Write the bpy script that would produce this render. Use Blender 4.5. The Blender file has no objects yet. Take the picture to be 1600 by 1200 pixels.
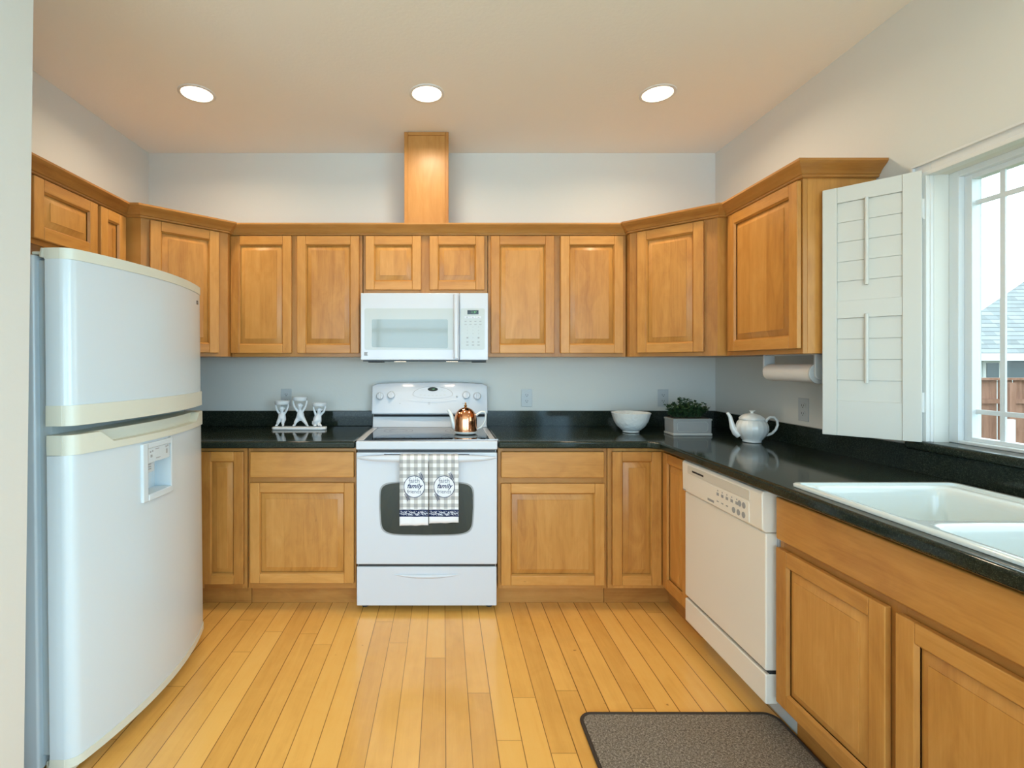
import bpy, bmesh, math, random
from mathutils import Vector, Matrix
random.seed(7)
SC = bpy.context.scene
COL = SC.collection
PI = math.pi
R = math.radians

# ------------------------------------------------------------------ camera, world, daylight, exposure
cam_d = bpy.data.cameras.new('camera'); cam = bpy.data.objects.new('camera', cam_d); COL.objects.link(cam)
cam.location = (0, 0, 1.327); cam.rotation_euler = (R(90), 0, 0)
cam_d.sensor_width = 36; cam_d.sensor_fit = 'HORIZONTAL'; cam_d.lens = 780 / 1600 * 36
cam_d.shift_x = (800 - 693) / 1600; cam_d.shift_y = (569 - 600) / 1600
cam_d.clip_start = 0.05; cam_d.clip_end = 200
SC.camera = cam
SC.view_settings.view_transform = 'Standard'; SC.view_settings.look = 'None'
SC.view_settings.gamma = 1; SC.view_settings.use_curve_mapping = False
SC.view_settings.exposure = 0.10
SC.cycles.max_bounces = 10; SC.cycles.diffuse_bounces = 6; SC.cycles.glossy_bounces = 4
SC.cycles.transparent_max_bounces = 12; SC.cycles.caustics_reflective = False; SC.cycles.caustics_refractive = False
SC.cycles.use_denoising = True

world = bpy.data.worlds.new('overcast_sky'); SC.world = world; world.use_nodes = True
wn = world.node_tree.nodes; bg = wn['Background']
bg.inputs[0].default_value = (0.76, 0.92, 1.0, 1); bg.inputs[1].default_value = 3.6

def area(name, loc, rot, sx, sy, power, color, portal=False):
    l = bpy.data.lights.new(name, 'AREA'); l.shape = 'RECTANGLE'; l.size = sx; l.size_y = sy
    l.energy = power; l.color = color
    if portal: l.cycles.is_portal = True
    o = bpy.data.objects.new(name, l); o.location = loc; o.rotation_euler = rot; COL.objects.link(o)
    return o
# daylight: behind the rear windows and an added side opening, and a sampling portal in the kitchen window
area('rear_daylight', (-1.2, -3.78, 1.22), (R(90), 0, 0), 5.6, 2.3, 115, (0.345, 0.69, 1.0))
area('added_side_light', (1.90, -1.9, 1.20), (0, R(90), 0), 2.2, 2.4, 125, (0.345, 0.70, 1.0))  # added fill from the side, brightens fridge and stub wall
area('window_portal', (1.96, 1.29, 1.53), (0, R(90), 0), 1.0, 1.14, 1, (1, 1, 1), True)
WARM = (1.0, 0.80, 0.56)

# ------------------------------------------------------------------ small helpers
def obj(name, mesh, parent=None, kind=None, loc=None, rot=None):
    o = bpy.data.objects.new(name, mesh); COL.objects.link(o)
    if parent: o.parent = parent
    if loc: o.location = loc
    if rot: o.rotation_euler = rot
    if kind: o['kind'] = kind
    return o
def tag(o, label, cat, group=None):
    o['label'] = label; o['category'] = cat
    if group: o['group'] = group
    return o
def thing(name, label, cat, loc=(0, 0, 0), rotz=0, group=None):
    o = bpy.data.objects.new(name, None); COL.objects.link(o)
    o.empty_display_size = 0.05
    o.location = loc; o.rotation_euler = (0, 0, rotz)
    return tag(o, label, cat, group)

class MB:
    """collects geometry; build() links ONE mesh object"""
    def __init__(s):
        s.v = []; s.f = []; s.uv = []; s.mi = []
    def face(s, pts, uv=None, mi=0):
        i = len(s.v); s.v += [tuple(p) for p in pts]; s.f.append(list(range(i, i + len(pts))))
        s.uv.append(uv or [(0, 0)] * len(pts)); s.mi.append(mi)
    def mesh(s, verts, faces, mi=0):
        i = len(s.v); s.v += [tuple(p) for p in verts]
        for f in faces:
            s.f.append([i + k for k in f]); s.uv.append([(0, 0)] * len(f)); s.mi.append(mi)
    def box(s, x0, x1, y0, y1, z0, z1, mi=0):
        v = [(x, y, z) for z in (z0, z1) for y in (y0, y1) for x in (x0, x1)]
        s.mesh(v, [(0, 2, 3, 1), (4, 5, 7, 6), (0, 1, 5, 4), (2, 6, 7, 3), (0, 4, 6, 2), (1, 3, 7, 5)], mi)
    def board(s, x0, x1, y0, y1, z0, z1, g='z', k=None):
        """a piece of timber: uv u runs along the grain, offset picks the board"""
        k = k or (random.randint(1, 60), random.randint(1, 60))
        ax = 'xyz'.index(g)
        v = [(x, y, z) for z in (z0, z1) for y in (y0, y1) for x in (x0, x1)]
        i = len(s.v); s.v += v
        for f in [(0, 2, 3, 1), (4, 5, 7, 6), (0, 1, 5, 4), (2, 6, 7, 3), (0, 4, 6, 2), (1, 3, 7, 5)]:
            s.f.append([i + a for a in f]); s.mi.append(0)
            s.uv.append([s.wuv(v[a], ax, k) for a in f])
    @staticmethod
    def wuv(p, ax, k):
        o = [p[j] for j in range(3) if j != ax]
        return (p[ax] + 4 + 10 * k[0], o[0] + 0.9 * o[1] + 4 + 10 * k[1])
    def quadw(s, pts, ax, k):
        i = len(s.v); s.v += [tuple(p) for p in pts]; s.f.append(list(range(i, i + len(pts))))
        s.uv.append([s.wuv(p, ax, k) for p in pts]); s.mi.append(0)
    def prism(s, poly, axis, a, b, mi=0):
        """extrude a 2-D polygon along axis from a to b"""
        def P(p, t):
            return {'x': (t, p[0], p[1]), 'y': (p[0], t, p[1]), 'z': (p[0], p[1], t)}[axis]
        n = len(poly)
        v = [P(p, a) for p in poly] + [P(p, b) for p in poly]
        f = [tuple(range(n - 1, -1, -1)), tuple(range(n, 2 * n))] + [(i, (i + 1) % n, n + (i + 1) % n, n + i) for i in range(n)]
        s.mesh(v, f, mi)
    def lathe(s, prof, n=32, c=(0, 0, 0), rib=None, mi=0):
        v = []; f = []
        for (r, z) in prof:
            for k in range(n):
                a = 2 * PI * k / n
                rr = r * (1 + (rib(a, z) if rib else 0))
                v.append((c[0] + rr * math.cos(a), c[1] + rr * math.sin(a), c[2] + z))
        for i in range(len(prof) - 1):
            for k in range(n):
                k2 = (k + 1) % n
                f.append((i * n + k, i * n + k2, (i + 1) * n + k2, (i + 1) * n + k))
        if prof[0][0] > 1e-4: f.append(tuple(range(n - 1, -1, -1)))
        if prof[-1][0] > 1e-4: f.append(tuple((len(prof) - 1) * n + k for k in range(n)))
        s.mesh(v, f, mi)
    def tube(s, pts, rad, n=10, sx=1.0, mi=0, cap=True):
        pts = [Vector(p) for p in pts]
        if not isinstance(rad, (list, tuple)): rad = [rad] * len(pts)
        v = []; f = []; up = Vector((0, 0, 1)); prev = None
        for i, p in enumerate(pts):
            t = (pts[min(i + 1, len(pts) - 1)] - pts[max(i - 1, 0)]).normalized()
            if prev is None:
                a = t.cross(up)
                if a.length < 1e-3: a = t.cross(Vector((1, 0, 0)))
            else:
                a = prev - t * prev.dot(t)
            a.normalize(); prev = a; b = t.cross(a)
            for k in range(n):
                th = 2 * PI * k / n
                v.append(p + a * (rad[i] * sx * math.cos(th)) + b * (rad[i] * math.sin(th)))
        for i in range(len(pts) - 1):
            for k in range(n):
                k2 = (k + 1) % n
                f.append((i * n + k, i * n + k2, (i + 1) * n + k2, (i + 1) * n + k))
        if cap:
            f.append(tuple(range(n - 1, -1, -1))); f.append(tuple((len(pts) - 1) * n + k for k in range(n)))
        s.mesh(v, f, mi)
    def build(s, name, mats, parent=None, bevel=0, seg=2, kind=None, loc=None, rot=None, merge=True, sharp=35):
        me = bpy.data.meshes.new(name); me.from_pydata(s.v, [], s.f)
        if not isinstance(mats, (list, tuple)): mats = [mats]
        for m in mats: me.materials.append(m)
        ul = me.uv_layers.new(name='UVMap'); fl = []
        for u in s.uv:
            for c in u: fl += [c[0], c[1]]
        ul.data.foreach_set('uv', fl)
        me.polygons.foreach_set('material_index', s.mi)
        bm = bmesh.new(); bm.from_mesh(me)
        if merge: bmesh.ops.remove_doubles(bm, verts=bm.verts, dist=1e-6)
        bmesh.ops.recalc_face_normals(bm, faces=bm.faces)
        bm.to_mesh(me); bm.free()
        me.polygons.foreach_set('use_smooth', [True] * len(me.polygons)); me.set_sharp_from_angle(angle=R(sharp))
        o = obj(name, me, parent, kind, loc, rot)
        if bevel:
            b = o.modifiers.new('bevel', 'BEVEL'); b.width = bevel; b.segments = seg; b.limit_method = 'ANGLE'
            b.angle_limit = R(40); b.harden_normals = True
        return o
def rrect(x0, x1, z0, z1, r, n=5):
    p = []
    for cx, cz, a0 in ((x1 - r, z1 - r, 0), (x0 + r, z1 - r, 90), (x0 + r, z0 + r, 180), (x1 - r, z0 + r, 270)):
        for k in range(n + 1):
            a = R(a0 + 90 * k / n); p.append((cx + r * math.cos(a), cz + r * math.sin(a)))
    return p
def ellipse(cx, cz, a, b, n=32):
    return [(cx + a * math.cos(2 * PI * k / n), cz + b * math.sin(2 * PI * k / n)) for k in range(n)]
def text_mesh(txt, size, mat, name, parent, loc, rot=(R(90), 0, 0), extrude=0.0003, shear=0, spacing=1.0, bold=0):
    c = bpy.data.curves.new('txt', 'FONT'); c.body = txt; c.size = size; c.align_x = 'CENTER'; c.align_y = 'CENTER'
    c.extrude = extrude; c.shear = shear; c.space_character = spacing; c.offset = bold; c.resolution_u = 3
    t = bpy.data.objects.new('txt', c); COL.objects.link(t)
    dg = bpy.context.evaluated_depsgraph_get(); dg.update()
    me = bpy.data.meshes.new_from_object(t.evaluated_get(dg)); bpy.data.objects.remove(t); bpy.data.curves.remove(c)
    me.materials.clear(); me.materials.append(mat); me.name = name
    return obj(name, me, parent, None, loc, rot)

# ------------------------------------------------------------------ materials
def mat(name, color=(0.8, 0.8, 0.8), rough=0.5, metal=0.0, spec=0.5, coat=0.0, coat_rough=0.1, emit=None, estr=0):
    m = bpy.data.materials.new(name); m.use_nodes = True
    b = m.node_tree.nodes['Principled BSDF']
    b.inputs['Base Color'].default_value = (*color, 1); b.inputs['Roughness'].default_value = rough
    b.inputs['Metallic'].default_value = metal; b.inputs['Specular IOR Level'].default_value = spec
    b.inputs['Coat Weight'].default_value = coat; b.inputs['Coat Roughness'].default_value = coat_rough
    if emit:
        b.inputs['Emission Color'].default_value = (*emit, 1); b.inputs['Emission Strength'].default_value = estr
    return m
class NT:
    def __init__(s, m):
        s.t = m.node_tree; s.b = s.t.nodes['Principled BSDF']
    def n(s, typ, **kw):
        x = s.t.nodes.new(typ)
        for k, v in kw.items(): setattr(x, k, v)
        return x
    def l(s, a, b): s.t.links.new(a, b)
    def set(s, sock, v):
        if isinstance(v, (int, float)): sock.default_value = v
        elif isinstance(v, tuple): sock.default_value = v
        else: s.l(v, sock)
    def math(s, op, a, b=0.0, c=0.0):
        x = s.n('ShaderNodeMath', operation=op)
        for i, v in enumerate((a, b, c)): s.set(x.inputs[i], v)
        return x.outputs[0]
    def comb(s, x, y, z=0.0):
        c = s.n('ShaderNodeCombineXYZ')
        for i, v in enumerate((x, y, z)): s.set(c.inputs[i], v)
        return c.outputs[0]
    def noise(s, vec, scale=1.0, detail=3.0, rough=0.55, dist=0.0):
        x = s.n('ShaderNodeTexNoise'); s.l(vec, x.inputs['Vector'])
        x.inputs['Scale'].default_value = scale; x.inputs['Detail'].default_value = detail
        x.inputs['Roughness'].default_value = rough; x.inputs['Distortion'].default_value = dist
        return x.outputs['Fac']
    def white(s, vec):
        x = s.n('ShaderNodeTexWhiteNoise', noise_dimensions='3D'); s.l(vec, x.inputs['Vector']); return x.outputs['Value']
    def maprange(s, v, a, b, c, d):
        x = s.n('ShaderNodeMapRange'); s.l(v, x.inputs[0])
        for i, q in enumerate((a, b, c, d)): x.inputs[i + 1].default_value = q
        return x.outputs[0]
    def ramp(s, fac, stops):
        x = s.n('ShaderNodeValToRGB'); s.l(fac, x.inputs[0]); e = x.color_ramp.elements
        while len(e) < len(stops): e.new(0.5)
        for q, (p, c) in zip(e, stops): q.position = p; q.color = (*c, 1)
        return x.outputs[0]
    def mix(s, fac, a, b, blend='MIX'):
        x = s.n('ShaderNodeMix', data_type='RGBA', blend_type=blend)
        s.set(x.inputs[0], fac)
        for k, v in ((6, a), (7, b)):
            if isinstance(v, tuple): x.inputs[k].default_value = (*v, 1)
            else: s.l(v, x.inputs[k])
        return x.outputs[2]
    def bump(s, h, strength=0.1, dist=0.01):
        x = s.n('ShaderNodeBump'); s.l(h, x.inputs['Height']); x.inputs['Strength'].default_value = strength
        x.inputs['Distance'].default_value = dist; s.l(x.outputs[0], s.b.inputs['Normal'])
    def objco(s):
        return s.n('ShaderNodeTexCoord').outputs['Object']
    def sep(s, v):
        x = s.n('ShaderNodeSeparateXYZ'); s.l(v, x.inputs[0]); return x.outputs

def wood_mat(name='maple_wood', k=0.97):
    m = mat(name, rough=0.38, spec=0.4, coat=0.08, coat_rough=0.18); t = NT(m)
    uv = t.n('ShaderNodeUVMap').outputs[0]; s = t.sep(uv); u, v = s[0], s[1]
    ku = t.math('FLOOR', t.math('DIVIDE', u, 10.0)); kv = t.math('FLOOR', t.math('DIVIDE', v, 10.0))
    tone = t.white(t.comb(ku, kv, 3.0))
    g1 = t.noise(t.comb(t.math('MULTIPLY', u, 1.6), t.math('MULTIPLY', v, 26.0)), 1.0, 4.0, 0.6, 0.7)
    g2 = t.noise(t.comb(t.math('MULTIPLY', u, 9.0), t.math('MULTIPLY', v, 190.0)), 1.0, 2.0)
    g3 = t.noise(t.comb(t.math('MULTIPLY', u, 4.0), t.math('MULTIPLY', v, 11.0)), 1.0, 3.0, 0.6, 1.5)
    f = t.math('ADD', t.math('MULTIPLY', g1, 0.34), t.math('MULTIPLY', g2, 0.16))
    f = t.math('ADD', f, t.math('MULTIPLY', g3, 0.40))
    f = t.math('ADD', f, t.math('MULTIPLY', t.math('SUBTRACT', tone, 0.5), 0.24))
    K = lambda *c: (c[0] * k, c[1] * k ** 1.15, c[2] * k ** 1.1)
    c = t.ramp(f, [(0.22, K(0.38, 0.150, 0.030)), (0.45, K(0.54, 0.248, 0.055)), (0.62, K(0.62, 0.305, 0.080)), (0.8, K(0.70, 0.370, 0.120))])
    kn = t.noise(t.comb(t.math('MULTIPLY', u, 9.0), t.math('MULTIPLY', v, 30.0), 7.0), 1.0, 2.0)
    c = t.mix(t.maprange(kn, 0.74, 0.80, 0.0, 0.55), c, (0.20, 0.07, 0.02))
    t.l(c, t.b.inputs['Base Color'])
    t.bump(g2, 0.04, 0.002)
    return m
def floor_mat():
    m = mat('maple_plank_floor', rough=0.24, coat=0.3, coat_rough=0.12); t = NT(m)
    s = t.sep(t.objco()); W = 0.0895
    px = t.math('DIVIDE', t.math('SUBTRACT', s[0], 0.008), W); k = t.math('FLOOR', px); fx = t.math('FRACT', px)
    off = t.math('MULTIPLY', t.white(t.comb(k, 1.0, 0.0)), 5.0)
    ln = t.math('ADD', 1.15, t.math('MULTIPLY', t.white(t.comb(k, 9.0, 0.0)), 0.8))
    py = t.math('DIVIDE', t.math('ADD', s[1], off), ln); j = t.math('FLOOR', py); fy = t.math('FRACT', py)
    tone = t.white(t.comb(k, j, 5.0))
    vec = t.comb(t.math('ADD', s[0], t.math('MULTIPLY', tone, 9.0)), s[1], tone)
    g1 = t.noise(t.comb(t.math('MULTIPLY', t.math('ADD', s[0], t.math('MULTIPLY', tone, 3.0)), 24.0), t.math('MULTIPLY', s[1], 2.2), tone), 1.0, 4.0, 0.6, 0.8)
    g2 = t.noise(t.comb(t.math('MULTIPLY', s[0], 180.0), t.math('MULTIPLY', s[1], 9.0), tone), 1.0, 2.0)
    g3 = t.noise(vec, 6.0, 3.0, 0.6, 1.0)
    f = t.math('ADD', t.math('MULTIPLY', g1, 0.30), t.math('MULTIPLY', g2, 0.10))
    f = t.math('ADD', f, t.math('MULTIPLY', g3, 0.22)); f = t.math('ADD', f, t.math('MULTIPLY', tone, 0.30))
    c = t.ramp(f, [(0.15, (0.60, 0.295, 0.066)), (0.5, (0.80, 0.435, 0.110)), (0.85, (0.86, 0.52, 0.160))])
    kn = t.noise(vec, 26.0, 1.0)
    c = t.mix(t.maprange(kn, 0.80, 0.84, 0.0, 0.6), c, (0.18, 0.07, 0.02))
    # gaps between planks: hairlines of uneven darkness
    gw = t.math('MULTIPLY', t.white(t.comb(k, 4.0, 2.0)), 0.014)
    ed = t.math('MINIMUM', fx, t.math('SUBTRACT', 1.0, fx))
    gl = t.math('LESS_THAN', ed, t.math('ADD', 0.010, gw))
    ey = t.math('MULTIPLY', t.math('MINIMUM', fy, t.math('SUBTRACT', 1.0, fy)), ln)
    ge = t.math('LESS_THAN', ey, 0.0013)
    gap = t.math('MAXIMUM', gl, t.math('MULTIPLY', ge, 0.7))
    c = t.mix(t.math('MULTIPLY', gap, 0.82), c, (0.10, 0.04, 0.012))
    t.l(c, t.b.inputs['Base Color'])
    t.bump(t.math('SUBTRACT', 1.0, gap), 0.25, 0.001)
    return m
def paint_mat(name, col, b=0.12):
    m = mat(name, col, 0.75, spec=0.3); t = NT(m)
    n = t.noise(t.objco(), 55.0, 4.0, 0.6)
    t.bump(n, b, 0.004)
    return m
def counter_mat():
    m = mat('dark_laminate', rough=0.09, spec=0.22); t = NT(m)
    o = t.objco(); a = t.noise(o, 420.0, 2.0); b = t.noise(o, 160.0, 3.0)
    f = t.math('ADD', t.math('MULTIPLY', a, 0.6), t.math('MULTIPLY', b, 0.4))
    t.l(t.ramp(f, [(0.38, (0.008, 0.012, 0.009)), (0.55, (0.019, 0.027, 0.020)), (0.68, (0.065, 0.078, 0.055))]), t.b.inputs['Base Color'])
    return m
def mat_fibre():
    m = mat('mat_fibre', rough=0.95, spec=0.1); t = NT(m)
    o = t.objco(); s = t.sep(o)
    a = t.noise(o, 260.0, 3.0, 0.7); b = t.noise(t.comb(t.math('ADD', s[0], s[1]), t.math('SUBTRACT', s[1], s[0]), 0.0), 90.0, 3.0, 0.7)
    f = t.math('ADD', t.math('MULTIPLY', a, 0.55), t.math('MULTIPLY', b, 0.45))
    t.l(t.ramp(f, [(0.36, (0.06, 0.045, 0.032)), (0.5, (0.20, 0.165, 0.13)), (0.64, (0.46, 0.40, 0.33))]), t.b.inputs['Base Color'])
    t.bump(f, 0.7, 0.006)
    return m
def thin_glass(name, tint=(0.96, 0.99, 0.98), refl=1.0):
    m = bpy.data.materials.new(name); m.use_nodes = True; nt = m.node_tree
    for n in list(nt.nodes): nt.nodes.remove(n)
    out = nt.nodes.new('ShaderNodeOutputMaterial'); mx = nt.nodes.new('ShaderNodeMixShader')
    tr = nt.nodes.new('ShaderNodeBsdfTransparent'); gl = nt.nodes.new('ShaderNodeBsdfGlossy'); fr = nt.nodes.new('ShaderNodeFresnel')
    tr.inputs[0].default_value = (*tint, 1); gl.inputs['Roughness'].default_value = 0.01; fr.inputs[0].default_value = 1.45
    ge = nt.nodes.new('ShaderNodeNewGeometry'); mu = nt.nodes.new('ShaderNodeMath'); mu.operation = 'SUBTRACT'; mu.use_clamp = True
    nt.links.new(fr.outputs[0], mu.inputs[0]); nt.links.new(ge.outputs['Backfacing'], mu.inputs[1])   # reflect once, on the entry face
    nt.links.new(mu.outputs[0], mx.inputs[0]); nt.links.new(tr.outputs[0], mx.inputs[1]); nt.links.new(gl.outputs[0], mx.inputs[2])
    nt.links.new(mx.outputs[0], out.inputs[0])
    return m
def gingham():
    """woven check, white ground; object coords: x across, z down from the fold"""
    m = mat('gingham_cotton', rough=0.9, spec=0.1); t = NT(m)
    s = t.sep(t.objco()); P = 0.0385
    def st(a, o): return t.math('LESS_THAN', t.math('FRACT', t.math('DIVIDE', t.math('ADD', a, 5.0 + o), P)), 0.5)
    v = t.math('ADD', t.math('MULTIPLY', st(s[0], 0.0045), 0.5), t.math('MULTIPLY', st(s[2], 0.002), 0.5))
    c = t.ramp(v, [(0.0, (0.82, 0.82, 0.82)), (0.4, (0.60, 0.59, 0.57)), (0.9, (0.36, 0.36, 0.36))])
    c = t.mix(t.math('LESS_THAN', s[2], -0.277), c, (0.80, 0.80, 0.82))
    band = t.math('MULTIPLY', t.math('LESS_THAN', s[2], -0.279), t.math('GREATER_THAN', s[2], -0.316))
    wv = t.math('SINE', t.math('MULTIPLY', s[0], 130.0))
    leaf = t.noise(t.comb(t.math('MULTIPLY', t.math('ADD', s[0], s[2]), 190.0), t.math('MULTIPLY', s[2], 90.0), 0.0), 1.0, 2.0)
    mid = t.math('LESS_THAN', t.math('ABSOLUTE', t.math('ADD', t.math('ADD', s[2], 0.2975), t.math('MULTIPLY', wv, 0.003))), 0.0012)
    inner = t.math('LESS_THAN', t.math('ABSOLUTE', t.math('ADD', s[2], 0.2975)), 0.012)
    pat = t.math('MAXIMUM', mid, t.math('MULTIPLY', inner, t.math('GREATER_THAN', leaf, 0.54)))
    bc = t.mix(pat, (0.012, 0.022, 0.075), (0.62, 0.65, 0.72))
    c = t.mix(band, c, bc)
    t.l(c, t.b.inputs['Base Color'])
    return m
def shingle_mat():
    m = mat('grey_shingles', rough=0.9); t = NT(m); s = t.sep(t.objco())
    r = t.math('FRACT', t.math('MULTIPLY', s[2], 8.0)); k = t.math('FLOOR', t.math('MULTIPLY', s[2], 8.0))
    n = t.white(t.comb(k, t.math('FLOOR', t.math('MULTIPLY', t.math('ADD', s[0], t.math('MULTIPLY', k, 0.37)), 3.0)), 0.0))
    c = t.mix(n, (0.22, 0.235, 0.24), (0.34, 0.36, 0.37))
    c = t.mix(t.math('LESS_THAN', r, 0.16), c, (0.12, 0.13, 0.135))
    t.l(c, t.b.inputs['Base Color'])
    return m
def bark_wood(name, c1, c2):
    m = mat(name, rough=0.85); t = NT(m); s = t.sep(t.objco())
    n = t.noise(t.comb(t.math('MULTIPLY', s[0], 9.0), t.math('MULTIPLY', s[1], 9.0), t.math('MULTIPLY', s[2], 1.5)), 1.0, 4.0)
    t.l(t.ramp(n, [(0.3, c1), (0.7, c2)]), t.b.inputs['Base Color']); return m
def leaf_mat():
    m = mat('plant_leaf', rough=0.5); t = NT(m)
    n = t.noise(t.objco(), 38.0, 1.0)
    t.l(t.ramp(n, [(0.3, (0.012, 0.035, 0.012)), (0.6, (0.035, 0.085, 0.028)), (0.75, (0.10, 0.16, 0.06))]), t.b.inputs['Base Color']); return m

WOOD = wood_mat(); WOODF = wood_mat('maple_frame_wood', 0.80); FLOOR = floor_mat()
WALL = paint_mat('wall_paint', (0.675, 0.678, 0.64)); CEIL = paint_mat('ceiling_paint', (0.83, 0.84, 0.815), 0.2)
TRIM = mat('white_trim', (0.68, 0.69, 0.68), 0.35); VINYL = mat('window_vinyl', (0.68, 0.72, 0.74), 0.35)
SHUT = mat('shutter_paint', (0.60, 0.60, 0.56), 0.4)
APPL = mat('appliance_enamel', (0.60, 0.63, 0.68), 0.16, coat=0.2, coat_rough=0.05)
FRID = mat('fridge_enamel', (0.575, 0.645, 0.685), 0.2, coat=0.15)
CREAM = mat('cream_plastic', (0.62, 0.63, 0.54), 0.35); GASK = mat('grey_gasket', (0.42, 0.47, 0.48), 0.6)
MWHT = mat('microwave_panel', (0.50, 0.545, 0.545), 0.14, spec=0.4)
MGLS = mat('microwave_glass', (0.30, 0.36, 0.36), 0.06, spec=0.5)
OGLS = mat('oven_glass', (0.010, 0.017, 0.008), 0.03, spec=0.45)
CGLS = mat('cooktop_glass', (0.012, 0.013, 0.015), 0.05, spec=0.5, coat=0.6, coat_rough=0.02)
RING = mat('burner_print', (0.07, 0.075, 0.08), 0.2)
BLK = mat('black_plastic', (0.012, 0.012, 0.012), 0.4); DARK = mat('dark_gap', (0.02, 0.02, 0.02), 0.8)
GREY = mat('grey_print', (0.30, 0.31, 0.32), 0.5); LGREY = mat('light_grey_plastic', (0.52, 0.55, 0.56), 0.4)
STEEL = mat('steel', (0.6, 0.6, 0.6), 0.25, 1.0); SCREEN = mat('black_display', (0.008, 0.01, 0.008), 0.1)
GLOW = mat('green_digits', (0.1, 0.3, 0.1), 0.5, emit=(0.25, 0.9, 0.35), estr=0.35)
BISQ = mat('bisque_enamel', (0.78, 0.74, 0.67), 0.3)
CNTR = counter_mat(); SINK = mat('sink_enamel', (0.66, 0.72, 0.72), 0.14, coat=0.4, coat_rough=0.05)
GLASS = thin_glass('window_glass')
COPPER = mat('polished_copper', (0.72, 0.33, 0.17), 0.12, 1.0); BRASS = mat('brass', (0.45, 0.27, 0.10), 0.2, 1.0)
CERA = mat('white_ceramic', (0.74, 0.76, 0.75), 0.12, coat=0.5, coat_rough=0.03)
FIG = mat('figurine_glaze', (0.78, 0.80, 0.82), 0.3)
POT = mat('zinc_planter', (0.30, 0.31, 0.31), 0.6); POTL = mat('planter_edge', (0.48, 0.49, 0.48), 0.6)
SOIL = mat('soil', (0.03, 0.02, 0.012), 0.95); LEAF = leaf_mat()
PAPER = mat('paper_towel', (0.78, 0.74, 0.70), 0.95, spec=0.1); OUTL = mat('outlet_plastic', (0.50, 0.53, 0.54), 0.35)
MATF = mat_fibre(); MATB = mat('mat_binding', (0.035, 0.022, 0.014), 0.8)
GING = gingham(); NAVY = mat('navy_print', (0.02, 0.04, 0.13), 0.9); SLATE = mat('slate_print', (0.16, 0.19, 0.28), 0.9)
CLOTH = mat('white_print', (0.80, 0.81, 0.83), 0.9)
LENS = mat('lamp_lens', (0.9, 0.9, 0.9), 0.5, emit=(1.0, 0.86, 0.66), estr=5.0)
SHING = shingle_mat(); SIDING = mat('pale_siding', (0.72, 0.74, 0.75), 0.8); HGLS = mat('house_glass', (0.04, 0.07, 0.08), 0.1)
FENCE = bark_wood('cedar_fence', (0.20, 0.085, 0.050), (0.36, 0.18, 0.12)); GRASS = bark_wood('lawn', (0.05, 0.09, 0.03), (0.10, 0.14, 0.05))

# ------------------------------------------------------------------ room dimensions
XL, XR, YB, ZC = -1.978, 1.824, 3.35, 2.743
YR, XF = -3.7, -4.3                 # rear wall, far side of the open plan room
WY0, WY1, WZ0, WZ1 = 0.72, 1.857, 1.037, 2.033   # kitchen window opening

def struct(name, m, mt, **k): return m.build(name, mt, kind='structure', **k)
m = MB(); m.box(XF - .2, XR + .15, YR - .15, YB + .15, -0.12, 0); struct('floor', m, FLOOR)
m = MB(); m.box(XF - .2, XR + .15, YR - .15, YB + .15, ZC, ZC + .12); struct('ceiling', m, CEIL)
m = MB(); m.box(XL - .12, XR + .15, YB, YB + .15, 0, ZC); struct('wall_back', m, WALL)
m = MB(); m.box(XL - .12, XL, 1.44, YB, 0, ZC); struct('wall_left', m, WALL)
m = MB()
m.box(XR, XR + .15, WY1, YB, 0, ZC); m.box(XR, XR + .15, -.6, WY0, 0, ZC); m.box(XR, XR + .15, YR, -3.2, 0, ZC); m.box(XR, XR + .15, -3.2, -.6, 2.32, ZC); m.box(XR, XR + .15, -3.2, -.6, 0, .06)
m.box(XR, XR + .15, WY0, WY1, 0, WZ0 - .037); m.box(XR, XR + .15, WY0, WY1, WZ1, ZC)
struct('wall_right', m, WALL)
m = MB()                            # stub wall beside the fridge; it leans a touch
v = [(x + (z - 1.2) * 0.0125 * (x > -1.5), y, z) for z in (0, ZC) for y in (1.325, 1.44) for x in (XF, -1.1975)]
m.mesh(v, [(0, 2, 3, 1), (4, 5, 7, 6), (0, 1, 5, 4), (2, 6, 7, 3), (0, 4, 6, 2), (1, 3, 7, 5)])
struct('wall_partition', m, WALL)
m = MB(); m.box(XF - .2, XF, YR, 1.44, 0, ZC); struct('wall_side', m, WALL)
m = MB()
RX0, RX1, RZ1 = -4.1, 1.6, 2.40
m.box(XF, RX0, YR - .15, YR, 0, ZC); m.box(RX1, XR, YR - .15, YR, 0, ZC); m.box(RX0, RX1, YR - .15, YR, RZ1, ZC); m.box(RX0, RX1, YR - .15, YR, 0, .12)
struct('wall_rear', m, WALL)
m = MB()
for x in (RX0, -2.7, -1.3, .1, RX1 - .07): m.box(x, x + .07, YR - .1, YR - .03, .12, RZ1)
for z in (.12, 1.95, RZ1 - .06): m.box(RX0, RX1, YR - .1, YR - .03, z, z + .06)
struct('window_2', m, TRIM)
m = MB()
for y in (-3.2, -1.94, -.67): m.box(XR + .03, XR + .07, y, y + .07, .06, 2.32)
for z in (.06, 2.25): m.box(XR + .032, XR + .068, -3.2, -.6, z, z + .07)
struct('added_side_door', m, TRIM)  # unseen patio opening, added to let in the side fill
m = MB()
m.prism([(-1.2125, 0.0), (-1.199, 0.0), (-1.199, .115), (-1.203, .128), (-1.206, .132), (-1.2125, .138)], 'y', 1.32, 1.44)
struct('baseboard_partition', m, TRIM)

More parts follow.
